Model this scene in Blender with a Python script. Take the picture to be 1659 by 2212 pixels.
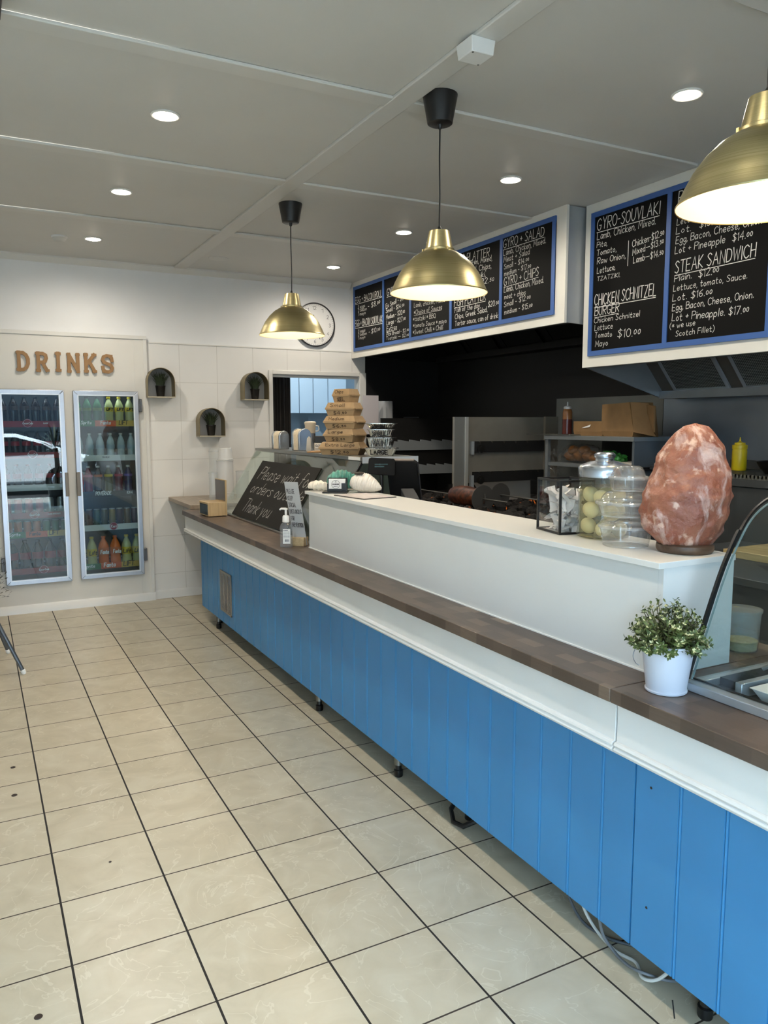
import bpy, math, random
from mathutils import Vector, Matrix, noise
random.seed(7)
PI = math.pi
SC = bpy.context.scene
for o in list(bpy.data.objects):
    bpy.data.objects.remove(o, do_unlink=True)
COL = SC.collection

# ------------------------------------------------------------------ camera
cam_d = bpy.data.cameras.new('camera')
cam = bpy.data.objects.new('camera', cam_d)
COL.objects.link(cam)
yaw, pit, rol = 0.485527705, -0.115145568, -0.00105582
fw = Vector((math.sin(yaw)*math.cos(pit), math.cos(yaw)*math.cos(pit), math.sin(pit)))
rt = Vector((math.cos(yaw), -math.sin(yaw), 0))
up = rt.cross(fw)
rt, up = rt*math.cos(rol)+up*math.sin(rol), -rt*math.sin(rol)+up*math.cos(rol)
cam.matrix_world = Matrix(((rt.x, up.x, -fw.x, 0), (rt.y, up.y, -fw.y, 0), (rt.z, up.z, -fw.z, 1.5643), (0, 0, 0, 1)))
cam_d.sensor_fit = 'HORIZONTAL'
cam_d.sensor_width = 36
cam_d.lens = 1672.288/1659*36
cam_d.clip_start = 0.02
SC.camera = cam

# ------------------------------------------------------------------ light and exposure
SC.view_settings.view_transform = 'Standard'
SC.view_settings.look = 'None'
SC.view_settings.gamma = 1
SC.view_settings.use_curve_mapping = False
SC.view_settings.exposure = 0.77
SC.cycles.use_denoising = True
SC.cycles.max_bounces = 10
SC.cycles.transparent_max_bounces = 24
SC.cycles.sample_clamp_indirect = 6
SC.cycles.caustics_reflective = False
SC.cycles.caustics_refractive = False
SKY_STRENGTH = 7.8
DOWN_W = 27.0        # each ceiling downlight
PEND_W = 2.0         # each pendant bulb
w = bpy.data.worlds.new('sky')
SC.world = w
w.use_nodes = True
bg = w.node_tree.nodes['Background']
bg.inputs[0].default_value = (0.50, 0.76, 1.0, 1)
bg.inputs[1].default_value = SKY_STRENGTH

def lamp(name, kind, loc, power, color, parent=None, **k):
    d = bpy.data.lights.new(name, kind)
    d.energy = power
    d.color = color
    for a, b in k.items():
        setattr(d, a, b)
    o = bpy.data.objects.new(name, d)
    COL.objects.link(o)
    o.location = loc
    if parent:
        o.parent = parent
    return o
SUN = lamp('sun', 'SUN', (0, -8, 12), 20.0, (1, .95, .86), angle=.01)
def aim(o, d):
    o.rotation_euler = Vector(d).to_track_quat('-Z', 'Y').to_euler()

aim(SUN, (.35, -.45, -1))

# ------------------------------------------------------------------ materials
def lin(h):
    h = h.lstrip('#')
    c = [int(h[i:i+2], 16)/255 for i in (0, 2, 4)]
    return tuple(x/12.92 if x <= 0.04045 else ((x+0.055)/1.055)**2.4 for x in c)+(1,)
class NT:
    def __init__(s, name):
        s.m = bpy.data.materials.new(name)
        s.m.use_nodes = True
        s.t = s.m.node_tree
        s.b = s.t.nodes['Principled BSDF']
        s.out = s.t.nodes['Material Output']
    def n(s, typ, **k):
        nd = s.t.nodes.new('ShaderNode'+typ)
        for a, v in k.items():
            if a.startswith('i') and a[1:].isdigit():
                s.put(nd.inputs[int(a[1:])], v)
            elif a.startswith('I_'):
                s.put(nd.inputs[a[2:].replace('_', ' ')], v)
            else:
                setattr(nd, a, v)
        return nd
    def put(s, inp, v):
        if isinstance(v, bpy.types.NodeSocket):
            s.t.links.new(v, inp)
        else:
            inp.default_value = v
    def math(s, op, a, b=0.0, c=None):
        nd = s.n('Math', operation=op, i0=a, i1=b)
        if c is not None:
            s.put(nd.inputs[2], c)
        return nd.outputs[0]
    def ramp(s, fac, *stops):
        nd = s.n('ValToRGB', i0=fac)
        e = nd.color_ramp.elements
        while len(e) < len(stops):
            e.new(0.5)
        for q, (p, c) in zip(e, stops):
            q.position = p
            q.color = c
        return nd.outputs[0]
    def mix(s, fac, a, b, mode='MIX'):
        nd = s.n('Mix', data_type='RGBA', blend_type=mode)
        s.put(nd.inputs[0], fac); s.put(nd.inputs[6], a); s.put(nd.inputs[7], b)
        return nd.outputs[2]
    def bump(s, h, strength=0.2, dist=0.002):
        nd = s.n('Bump', I_Strength=strength, I_Distance=dist, I_Height=h)
        s.put(s.b.inputs['Normal'], nd.outputs[0])
    def obj(s):
        return s.n('TexCoord').outputs['Object']
MATS = {}
def mk(name, col, rough=0.5, metal=0.0, spec=None, var=0.0, vscale=8.0, bump=0.0, bscale=60.0, emit=None, estr=0, sub=0, coat=0, aniso=0):
    """plain painted / plastic / metal surface with a little procedural variation"""
    if name in MATS:
        return MATS[name]
    t = NT(name)
    c = lin(col) if isinstance(col, str) else tuple(col)+(1,)
    b = t.b
    b.inputs['Base Color'].default_value = c
    b.inputs['Roughness'].default_value = rough
    b.inputs['Metallic'].default_value = metal
    if spec is not None: b.inputs['Specular IOR Level'].default_value = spec
    if sub:
        b.inputs['Subsurface Weight'].default_value = sub
        b.inputs['Subsurface Radius'].default_value = (.05, .02, .01)
    if coat: b.inputs['Coat Weight'].default_value = coat
    if aniso: b.inputs['Anisotropic'].default_value = aniso
    if var:
        nz = t.n('TexNoise', I_Vector=t.obj(), I_Scale=vscale, I_Detail=5.0)
        d = tuple(x*(1-var) for x in c[:3])+(1,); l = tuple(min(1, x*(1+var)) for x in c[:3])+(1,)
        t.put(b.inputs['Base Color'], t.ramp(nz.outputs[0], (.35, d), (.65, l)))
    if bump:
        nz = t.n('TexNoise', I_Vector=t.obj(), I_Scale=bscale, I_Detail=3.0)
        t.bump(nz.outputs[0], bump)
    if emit:
        b.inputs['Emission Color'].default_value = lin(emit)
        b.inputs['Emission Strength'].default_value = estr
    MATS[name] = t.m
    return t.m
def clear(name, tint=(1, 1, 1), ior=1.45, milk=0.0, milkcol=(.9, .9, .9), rough=0.0):
    """thin clear sheet: see-through, mirror-like at grazing angles, optionally milky"""
    if name in MATS:
        return MATS[name]
    t = NT(name)
    t.t.nodes.remove(t.b)
    tr = t.n('BsdfTransparent', I_Color=tint+(1,))
    gl = t.n('BsdfGlossy', I_Roughness=rough)
    bf = t.n('NewGeometry').outputs['Backfacing']
    fr = t.n('Fresnel', I_IOR=t.math('ADD', ior, t.math('MULTIPLY', bf, 1/ior-ior)))
    base = tr.outputs[0]
    if milk:
        df = t.n('BsdfDiffuse', I_Color=tuple(milkcol)+(1,))
        mm = t.n('MixShader', i0=milk); t.put(mm.inputs[1], base); t.put(mm.inputs[2], df.outputs[0])
        base = mm.outputs[0]
    mx = t.n('MixShader'); t.put(mx.inputs[0], fr.outputs[0]); t.put(mx.inputs[1], base); t.put(mx.inputs[2], gl.outputs[0])
    t.put(t.out.inputs[0], mx.outputs[0])
    MATS[name] = t.m
    return t.m
def brushed(name, col, rough=0.3, axis=2, scale=220, dirt=0.0):
    """brushed metal: fine streaks stretched along one object axis"""
    if name in MATS:
        return MATS[name]
    t = NT(name)
    s = [scale, scale, scale]; s[axis] = 3
    mp = t.n('Mapping', I_Vector=t.obj(), I_Scale=tuple(s))
    nz = t.n('TexNoise', I_Vector=mp.outputs[0], I_Scale=1.0, I_Detail=2.0)
    c = lin(col)
    t.put(t.b.inputs['Base Color'], t.ramp(nz.outputs[0], (.2, tuple(x*.86 for x in c[:3])+(1,)), (.8, c)))
    r2 = t.n('MapRange', I_Value=nz.outputs[0]); r2.inputs[3].default_value = rough*.8; r2.inputs[4].default_value = rough*1.25
    t.put(t.b.inputs['Roughness'], r2.outputs[0])
    t.b.inputs['Metallic'].default_value = 1
    if dirt:
        n2 = t.n('TexNoise', I_Vector=t.obj(), I_Scale=4.0, I_Detail=6.0)
        t.put(t.b.inputs['Roughness'], t.math('ADD', r2.outputs[0], t.math('MULTIPLY', n2.outputs[0], dirt)))
    MATS[name] = t.m
    return t.m
def grain(name, c1, c2, axis=1, scale=14, rough=0.5):
    """wood grain stretched along one object axis"""
    if name in MATS:
        return MATS[name]
    t = NT(name)
    s = [scale*4]*3; s[axis] = scale*.3
    mp = t.n('Mapping', I_Vector=t.obj(), I_Scale=tuple(s))
    nz = t.n('TexNoise', I_Vector=mp.outputs[0], I_Scale=1.0, I_Detail=6.0, I_Distortion=0.6)
    t.put(t.b.inputs['Base Color'], t.ramp(nz.outputs[0], (.3, lin(c1)), (.7, lin(c2))))
    t.b.inputs['Roughness'].default_value = rough
    MATS[name] = t.m
    return t.m

# ------------------------------------------------------------------ mesh building
class MB:
    def __init__(s):
        s.v = []; s.f = []
    def add(s, vs, fs):
        o = len(s.v)
        s.v += [tuple(p) for p in vs]
        s.f += [tuple(o+i for i in f) for f in fs]
        return s
    def box(s, x0, x1, y0, y1, z0, z1):
        return s.hexa([(x0, y0, z0), (x1, y0, z0), (x1, y1, z0), (x0, y1, z0), (x0, y0, z1), (x1, y0, z1), (x1, y1, z1), (x0, y1, z1)])
    def cbox(s, cx, cy, cz, sx, sy, sz):
        return s.box(cx-sx/2, cx+sx/2, cy-sy/2, cy+sy/2, cz-sz/2, cz+sz/2)
    def hexa(s, p):
        return s.add(p, [(0, 3, 2, 1), (4, 5, 6, 7), (0, 1, 5, 4), (1, 2, 6, 5), (2, 3, 7, 6), (3, 0, 4, 7)])
    def frus(s, z0, a0, b0, z1, a1, b1, cx=0, cy=0):
        return s.hexa([(cx-a0, cy-b0, z0), (cx+a0, cy-b0, z0), (cx+a0, cy+b0, z0), (cx-a0, cy+b0, z0), (cx-a1, cy-b1, z1), (cx+a1, cy-b1, z1), (cx+a1, cy+b1, z1), (cx-a1, cy+b1, z1)])
    def quad(s, a, b, c, d):
        return s.add([a, b, c, d], [(0, 1, 2, 3)])
    def prism(s, poly, o, u, v, w):
        """polygon poly (2-D) in the plane o,u,v pushed along vector w"""
        o, u, v, w = Vector(o), Vector(u), Vector(v), Vector(w)
        n = len(poly)
        b = [o+u*p[0]+v*p[1] for p in poly]
        t = [p+w for p in b]
        fs = [tuple(range(n))[::-1], tuple(range(n, 2*n))]+[(i, (i+1) % n, n+(i+1) % n, n+i) for i in range(n)]
        return s.add(b+t, fs)
    def lathe(s, prof, c=(0, 0, 0), n=24, caps=True, ax=None, sx=1, sy=1):
        """profile of (radius, height) turned about the vertical through c (or about axis ax)"""
        c = Vector(c); vs = []; fs = []
        M = Vector(ax).to_track_quat('Z', 'Y').to_matrix() if ax is not None else None
        for r, z in prof:
            for i in range(n):
                a = 2*PI*i/n
                p = Vector((r*math.cos(a)*sx, r*math.sin(a)*sy, z))
                vs.append(c+(M @ p if M else p))
        k = len(prof)
        for j in range(k-1):
            for i in range(n):
                fs.append((j*n+i, j*n+(i+1) % n, (j+1)*n+(i+1) % n, (j+1)*n+i))
        if caps:
            if prof[0][0] > 1e-5: fs.append(tuple(range(n))[::-1])
            if prof[-1][0] > 1e-5: fs.append(tuple((k-1)*n+i for i in range(n)))
        return s.add(vs, fs)
    def tube(s, pts, r, n=8, caps=True):
        pts = [Vector(p) for p in pts]; vs = []; fs = []
        k = len(pts); prev = None
        for j, p in enumerate(pts):
            d = (pts[min(j+1, k-1)]-pts[max(j-1, 0)]).normalized()
            if prev is None:
                a = d.orthogonal().normalized()
            else:
                a = prev-d*prev.dot(d)
                a = a.normalized() if a.length > 1e-6 else d.orthogonal().normalized()
            prev = a; b = d.cross(a)
            rr = r[j] if isinstance(r, (list, tuple)) else r
            for i in range(n):
                t = 2*PI*i/n
                vs.append(p+(a*math.cos(t)+b*math.sin(t))*rr)
        for j in range(k-1):
            for i in range(n):
                fs.append((j*n+i, j*n+(i+1) % n, (j+1)*n+(i+1) % n, (j+1)*n+i))
        if caps:
            fs += [tuple(range(n))[::-1], tuple((k-1)*n+i for i in range(n))]
        return s.add(vs, fs)
    def ball(s, c, r, n=16, m=10, sz=1.0):
        prof = [(max(1e-6, r*math.sin(PI*j/m)), -r*sz*math.cos(PI*j/m)) for j in range(m+1)]
        return s.lathe(prof, c, n, False)
    def ribbon(s, pts, o, u, v, th, lift=0.001, depth=0.0):
        """flat pen stroke of width th along pts (2-D) in plane o,u,v; raised by lift"""
        s.rc = (getattr(s, 'rc', 0)+1) % 7
        o, u, v = Vector(o), Vector(u), Vector(v)
        w = u.cross(v).normalized()
        o = o+w*(lift+s.rc*(6e-5 if not depth else 2e-4))
        P = [Vector(pts[0])]
        for p in pts[1:]:
            if (Vector(p)-P[-1]).length > 1e-6: P.append(Vector(p))
        if len(P) < 2: return s
        D = [(b-a).normalized() for a, b in zip(P, P[1:])]
        L_, R_ = [], []
        for i, p in enumerate(P):
            d0 = D[max(0, i-1)]; d1 = D[min(i, len(D)-1)]
            n0, n1 = Vector((-d0.y, d0.x)), Vector((-d1.y, d1.x))
            m = n0+n1
            m = m.normalized() if m.length > .25 else n0
            k = th/2/max(.5, m.dot(n0))
            q = p
            if i == 0: q = p-d0*th*.4
            if i == len(P)-1: q = p+d1*th*.4
            L_.append(q+m*k); R_.append(q-m*k)
        t = [o+u*p.x+v*p.y for p in L_]+[o+u*p.x+v*p.y for p in R_]
        k = len(P)
        fs = [(i, k+i, k+i+1, i+1) for i in range(k-1)]
        if depth:
            t = [p+w*depth for p in t]+t
            fs += [(i, i+1, 2*k+i+1, 2*k+i) for i in range(k-1)]+[(k+i, 3*k+i, 3*k+i+1, k+i+1) for i in range(k-1)]+[(0, 2*k, 3*k, k), (k-1, 2*k-1, 4*k-1, 3*k-1)]
        return s.add(t, fs)
def finish(me, sharp=38):
    me.polygons.foreach_set('use_smooth', [True]*len(me.polygons))
    me.set_sharp_from_angle(angle=math.radians(sharp))
def obj(name, mb, mat, parent=None, loc=None, world=False, bevel=0, sharp=38, rz=0, sub=0):
    """one mesh object; with world=True the vertices are world coordinates and are moved to the parent's frame"""
    vs = mb.v
    base = Vector((0, 0, 0))
    if world:
        p = parent
        while p is not None:
            base = base+p.location; p = p.parent
        if parent is None and loc is not None:
            base = Vector(loc)
        vs = [tuple(Vector(q)-base) for q in vs]
    me = bpy.data.meshes.new(name)
    me.from_pydata(vs, [], mb.f)
    me.validate(); me.update()
    finish(me, sharp)
    me.materials.append(mat)
    o = bpy.data.objects.new(name, me)
    COL.objects.link(o)
    if parent is not None:
        o.parent = parent
    elif loc is not None:
        o.location = loc
    o.rotation_euler.z = rz
    if bevel:
        b = o.modifiers.new('bevel', 'BEVEL'); b.width = bevel; b.segments = 2; b.limit_method = 'ANGLE'; b.angle_limit = math.radians(40)
    if sub:
        b = o.modifiers.new('smooth', 'SUBSURF'); b.levels = sub; b.render_levels = sub
    return o
def tag(o, label, cat, group=None, kind=None):
    o['label'] = label; o['category'] = cat
    if group: o['group'] = group
    if kind: o['kind'] = kind
    return o
def thing(name, label, cat, loc=(0, 0, 0), rz=0, group=None):
    o = bpy.data.objects.new(name, None)
    COL.objects.link(o)
    o.empty_display_size = .05
    o.location = loc; o.rotation_euler.z = rz
    return tag(o, label, cat, group)
def struct(name, mb, mat, bevel=0, label=None):
    o = obj(name, mb, mat, bevel=bevel)
    o['kind'] = 'structure'
    return o
def dup(root, loc, rz=0, label=None, group=None):
    r = root.copy(); COL.objects.link(r); r.location = loc; r.rotation_euler.z = rz
    if label: r['label'] = label
    if group: r['group'] = group
    for ch in list(root.children):
        c = ch.copy(); COL.objects.link(c); c.parent = r
        for g in list(ch.children):
            d = g.copy(); COL.objects.link(d); d.parent = c
    return r

# ------------------------------------------------------------------ hand lettering (single pen strokes)
GL = {}
def _g(ch, spec):
    st = []; mx = 0
    for part in spec.split('|'):
        sm = part.startswith('~')
        pts = [tuple(float(q) for q in p.split(',')) for p in part.lstrip('~').split()]
        mx = max(mx, max(p[0] for p in pts))
        if sm and len(pts) > 2:
            out = []
            P = [pts[0]]+pts+[pts[-1]]
            for i in range(1, len(P)-2):
                for k in range(5):
                    t = k/5
                    out.append(tuple(0.5*((2*P[i][a])+(-P[i-1][a]+P[i+1][a])*t+(2*P[i-1][a]-5*P[i][a]+4*P[i+1][a]-P[i+2][a])*t*t+(-P[i-1][a]+3*P[i][a]-3*P[i+1][a]+P[i+2][a])*t**3) for a in (0, 1)))
            out.append(pts[-1]); pts = out
        st.append(pts)
    GL[ch] = (mx, st)
for ch, sp in {
'A': '0,0 .32,1 .64,0|.12,.38 .52,.38', 'B': '0,0 0,1|~0,1 .45,.95 .45,.6 .02,.52|~.02,.52 .55,.48 .55,.06 0,0', 'C': '~.58,.85 .35,1 .05,.75 .03,.3 .3,0 .6,.15',
'D': '0,0 0,1|~0,1 .45,.9 .6,.5 .45,.1 0,0', 'E': '0,0 0,1|0,1 .5,1|0,.52 .42,.52|0,0 .52,0', 'F': '0,0 0,1|0,1 .5,1|0,.52 .42,.52',
'G': '~.58,.85 .35,1 .05,.75 .03,.3 .3,0 .56,.12 .6,.42|.35,.42 .65,.42', 'H': '0,0 0,1|.55,0 .55,1|0,.5 .55,.5', 'I': '0.05,0 .05,1', 'J': '~.4,1 .4,.2 .2,0 0,.15',
'K': '0,0 0,1|.5,1 0,.45 .55,0', 'L': '0,1 0,0 .48,0', 'M': '0,0 .06,1 .36,.3 .66,1 .72,0', 'N': '0,0 0,1 .55,0 .55,1', 'O': '~.32,1 .05,.8 .02,.3 .3,0 .6,.25 .6,.75 .32,1',
'P': '0,0 0,1|~0,1 .5,.95 .5,.55 0,.48', 'Q': '~.32,1 .05,.8 .02,.3 .3,0 .6,.25 .6,.75 .32,1|.4,.25 .65,-.05', 'R': '0,0 0,1|~0,1 .5,.95 .5,.55 0,.5|.15,.5 .55,0', 'S': '~.52,.85 .3,1 .05,.8 .25,.55 .5,.3 .3,0 0,.12',
'T': '0,1 .6,1|.3,1 .3,0', 'U': '~0,1 .02,.3 .28,0 .54,.3 .56,1', 'V': '0,1 .3,0 .6,1', 'W': '0,1 .2,0 .4,.8 .6,0 .8,1', 'X': '0,0 .55,1|0,1 .55,0', 'Y': '0,1 .28,.5 .56,1|.28,.5 .28,0', 'Z': '0,1 .52,1 0,0 .55,0',
'a': '~.42,.5 .2,.6 .02,.3 .15,0 .42,.25|.43,.58 .43,0', 'b': '0,1 0,0|~0,.4 .25,.58 .44,.3 .25,0 0,.12', 'c': '~.4,.5 .2,.58 .02,.3 .18,0 .42,.1', 'd': '~.42,.4 .2,.58 .02,.3 .18,0 .42,.15|.43,1 .43,0',
'e': '~.03,.3 .4,.32 .35,.55 .15,.56 .02,.3 .18,0 .42,.1', 'f': '~.38,.95 .2,1 .15,.7 .15,0|0,.55 .33,.55', 'g': '~.42,.45 .2,.58 .02,.32 .18,.02 .42,.2|~.43,.56 .43,-.15 .25,-.35 .03,-.22', 'h': '0,1 0,0|~0,.35 .22,.58 .4,.4 .4,0',
'i': '.04,.56 .04,0|.03,.78 .05,.84', 'j': '~.2,.56 .2,-.2 0,-.3|.2,.78 .21,.84', 'k': '0,1 0,0|.36,.56 0,.25 .4,0', 'l': '.04,1 .04,0', 'm': '0,.56 0,0|~0,.35 .18,.58 .3,.4 .3,0|~.3,.35 .48,.58 .6,.4 .6,0', 'n': '0,.56 0,0|~0,.35 .22,.58 .4,.4 .4,0',
'o': '~.2,.58 .02,.3 .2,0 .42,.28 .2,.58', 'p': '0,.56 0,-.35|~0,.4 .25,.58 .44,.3 .25,0 0,.12', 'q': '~.42,.4 .2,.58 .02,.3 .18,0 .42,.15|.43,.56 .43,-.35', 'r': '0,.56 0,0|~0,.3 .15,.55 .32,.54', 's': '~.34,.5 .18,.58 .04,.45 .2,.3 .35,.14 .18,0 0,.08',
't': '~.15,.9 .15,.15 .25,0 .38,.06|0,.58 .36,.58', 'u': '~0,.56 .02,.15 .18,0 .4,.2|.41,.56 .41,0', 'v': '0,.56 .18,0 .38,.56', 'w': '0,.56 .14,0 .28,.45 .42,0 .56,.56', 'x': '0,.56 .38,0|.38,.56 0,0', 'y': '0,.56 .2,.05|.42,.56 .1,-.35', 'z': '0,.56 .36,.56 0,0 .38,0',
'0': '~.25,1 .03,.75 .03,.25 .25,0 .48,.25 .48,.75 .25,1', '1': '0.02,.8 .15,1 .15,0', '2': '~0,.8 .25,1 .48,.75 .3,.4 0,0|0,0 .5,0', '3': '~.02,.88 .25,1 .44,.78 .2,.53 .48,.3 .25,0 0,.12', '4': '.38,0 .38,1 0,.35 .52,.35', '5': '.45,1 .08,1 .05,.58|~.05,.58 .35,.62 .48,.3 .25,0 0,.1',
'6': '~.42,.95 .1,.65 .03,.25 .25,0 .46,.22 .28,.5 .05,.35', '7': '0,1 .5,1 .15,0', '8': '~.25,.52 .05,.75 .25,1 .45,.75 .25,.52 .02,.25 .25,0 .48,.25 .25,.52', '9': '~.44,.7 .2,.5 .03,.75 .25,1 .45,.75 .4,.3 .2,0',
'$': '~.52,.82 .3,.95 .05,.77 .25,.53 .5,.3 .3,.05 0,.15|.27,1.12 .27,-.12', '.': '.02,0 .05,.05', ',': '.06,.06 0,-.14', '-': '0,.45 .3,.45', '—': '0,.45 .85,.45', '+': '0,.45 .4,.45|.2,.25 .2,.68', '*': '.18,.2 .18,.75|0,.33 .36,.62|0,.62 .36,.33',
'(': '~.25,1.1 .03,.7 .03,.2 .25,-.2', ')': '~0,1.1 .22,.7 .22,.2 0,-.2', '/': '0,0 .4,1', ':': '.02,.05 .04,.1|.02,.5 .04,.55', '&': '.5,0 .05,.8 .25,1 .4,.8 0,.25 .2,0 .5,.4'}.items():
    _g(ch, sp)
def lettering(mb, text, o, u, v, width, h, th, lift=0.001, depth=0.0, slant=0.0, jit=0.02, ul=False, sq=1.0):
    """write text from o along unit u (v is up), fitted to width, capital height h, pen width th"""
    rnd = random.Random(text)
    x = 0; segs = []
    dot = False; money = False
    for ch in text:
        if ch == ' ':
            x += .38; dot = False; money = False; continue
        if ch == '$': money = True
        wd, st = GL.get(ch, GL['-'])
        small = money and dot and ch.isdigit()
        k = .55 if small else 1
        dy = (.18 if small else 0)+rnd.uniform(-jit, jit)*2
        j1 = rnd.uniform(-jit, jit)
        for pts in st:
            segs.append([(x+p[0]*k+p[1]*(slant+j1), p[1]*k*(1+j1)+dy) for p in pts])
        x += wd*k+.2+rnd.uniform(-jit, jit)
        if ch == '.': dot = True
    x = max(x-.2, .1)
    sx = width/x if width else h*sq
    for pts in segs:
        mb.ribbon([(p[0]*sx, p[1]*h) for p in pts], o, u, v, th, lift, depth)
    if ul:
        # an underline below each word
        n = max(1, text.count(' '))
        mb.ribbon([(0, -h*.21), (x*sx, -h*.18)], o, u, v, th*.8, lift, depth)
    return mb
def fine_print(mb, o, u, v, width, h, n_):
    """print too small to read: a broken row of short strokes"""
    rnd = random.Random(n_*7+int(width*9999)); x = 0
    o = Vector(o)
    for i in range(n_):
        wd = width/n_*rnd.uniform(.55, .85)
        mb.ribbon([(x, h/2), (x+wd, h/2)], o, u, v, h*rnd.uniform(.55, .9), .0003)
        x += width/n_
    return mb
# ------------------------------------------------------------------ procedural surfaces of the setting
def floor_mat():
    t = NT('floor_tiles')
    sx = t.n('SeparateXYZ', i0=t.obj())
    u = t.math('DIVIDE', t.math('SUBTRACT', sx.outputs[0], 0.50215), 0.333)
    v = t.math('DIVIDE', t.math('SUBTRACT', sx.outputs[1], 3.9271), 0.333)
    du = t.math('PINGPONG', u, 0.5); dv = t.math('PINGPONG', v, 0.5)
    gu = t.math('LESS_THAN', du, 0.0100); gv = t.math('LESS_THAN', dv, 0.0082)
    # marbled tile, each tile cut from another part of the pattern
    wn = t.n('TexWhiteNoise', noise_dimensions='2D')
    cb = t.n('CombineXYZ', i0=t.math('FLOOR', u), i1=t.math('FLOOR', v))
    t.put(wn.inputs[0], cb.outputs[0])
    off = t.n('VectorMath', operation='MULTIPLY_ADD', i0=wn.outputs[1], i1=(9, 9, 9), i2=t.obj())
    cloud = t.n('TexNoise', I_Vector=off.outputs[0], I_Scale=6.0, I_Detail=6.0, I_Distortion=1.2)
    vn = t.n('TexNoise', I_Vector=off.outputs[0], I_Scale=3.2, I_Detail=4.0, I_Distortion=2.2)
    vein = t.math('LESS_THAN', t.math('ABSOLUTE', t.math('SUBTRACT', vn.outputs[0], 0.5)), 0.006)
    fine = t.n('TexNoise', I_Vector=off.outputs[0], I_Scale=26.0, I_Detail=4.0, I_Distortion=1.0)
    base = t.ramp(cloud.outputs[0], (.25, lin('#b3a78f')), (.5, lin('#c1b59d')), (.75, lin('#cbc1ab')))
    base = t.mix(t.math('MULTIPLY', fine.outputs[0], .2), base, lin('#d3c9b3'))
    base = t.mix(t.math('MULTIPLY', vein, .38), base, lin('#ddd5c2'))
    tone = t.n('HueSaturation', I_Color=base, I_Value=t.math('MULTIPLY_ADD', wn.outputs[0], .06, .97))
    c = t.mix(gv, tone.outputs[0], lin('#3a2f26'))
    c = t.mix(gu, c, lin('#1d1815'))
    t.put(t.b.inputs['Base Color'], c)
    g = t.math('MAXIMUM', gu, gv)
    t.put(t.b.inputs['Roughness'], t.math('MULTIPLY_ADD', g, .5, .30))
    h = t.math('ADD', t.math('SUBTRACT', 1.0, g), t.math('MULTIPLY', fine.outputs[0], .12))
    t.bump(h, .35, .0015)
    return t.m
def tile_wall_mat(name, px, ox, pz, oz, col, joint, rough):
    t = NT(name)
    sx = t.n('SeparateXYZ', i0=t.obj())
    u = t.math('DIVIDE', t.math('SUBTRACT', sx.outputs[0], ox), px)
    v = t.math('DIVIDE', t.math('SUBTRACT', sx.outputs[2], oz), pz)
    g = t.math('MAXIMUM', t.math('LESS_THAN', t.math('PINGPONG', u, .5), .007), t.math('LESS_THAN', t.math('PINGPONG', v, .5), .007))
    nz = t.n('TexNoise', I_Vector=t.obj(), I_Scale=3.0, I_Detail=4.0)
    base = t.ramp(nz.outputs[0], (.3, tuple(x*.96 for x in lin(col)[:3])+(1,)), (.7, lin(col)))
    t.put(t.b.inputs['Base Color'], t.mix(g, base, lin(joint)))
    t.b.inputs['Roughness'].default_value = rough
    t.bump(t.math('SUBTRACT', 1.0, g), .25, .001)
    return t.m
def block_mat(name, px, py, cols, axis_end=False):
    """butcher-block top: small wood blocks of different browns"""
    t = NT(name)
    sx = t.n('SeparateXYZ', i0=t.obj())
    row = t.math('FLOOR', t.math('DIVIDE', sx.outputs[0], px))
    sh = t.n('TexWhiteNoise', noise_dimensions='1D'); t.put(sh.inputs[1], row)
    yy = t.math('ADD', t.math('DIVIDE', sx.outputs[1], py), t.math('MULTIPLY', sh.outputs[0], 7.0))
    wn = t.n('TexWhiteNoise', noise_dimensions='3D')
    cb = t.n('CombineXYZ', i0=row, i1=t.math('FLOOR', yy), i2=t.math('FLOOR', t.math('DIVIDE', sx.outputs[2], .05)))
    t.put(wn.inputs[0], cb.outputs[0])
    base = t.ramp(wn.outputs[0], *[(i/(len(cols)-1), lin(c)) for i, c in enumerate(cols)])
    mp = t.n('Mapping', I_Vector=t.obj(), I_Scale=(160, 14, 160))
    nz = t.n('TexNoise', I_Vector=mp.outputs[0], I_Scale=1.0, I_Detail=4.0)
    base = t.mix(t.math('MULTIPLY', nz.outputs[0], .5), base, lin('#3a2f28'))
    t.put(t.b.inputs['Base Color'], base)
    t.b.inputs['Roughness'].default_value = .38
    t.bump(nz.outputs[0], .08, .0006)
    return t.m
M_FLOOR = floor_mat()
M_TILE = tile_wall_mat('white_wall_tile', .336, 1.636, .3385, .224, '#e9e7e3', '#cfccc6', .32)
M_WALL = mk('white_wall_paint', '#ebebeb', .55, var=.03, vscale=2, bump=.05, bscale=90)
M_CEIL = mk('ceiling_paint', '#d0cec9', .5, var=.03, vscale=1.5)
M_BATTEN = mk('batten_paint', '#d4d2cd', .42)
M_TRIM = mk('white_trim_gloss', '#e0ded9', .3)
M_BLACKWALL = mk('black_kitchen_wall', '#040404', .6)
M_COOL = mk('coolroom_panel', '#e0ddd6', .36, var=.02, vscale=3)
M_STEEL = brushed('stainless_brushed', '#a2a39f', .32, 1)
M_STEELV = brushed('stainless_brushed_upright', '#8f908c', .3, 2, dirt=.15)
M_STEELD = brushed('stainless_dull', '#5f6366', .42, 2, dirt=.2)
M_ALU = brushed('aluminium_frame', '#c3c8d2', .3, 2)
M_DARK = mk('dark_carcass', '#191817', .7)
M_BLACK = mk('black_plastic', '#121213', .38)
M_WHITEP = mk('white_plastic', '#e8e8e6', .35)

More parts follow.
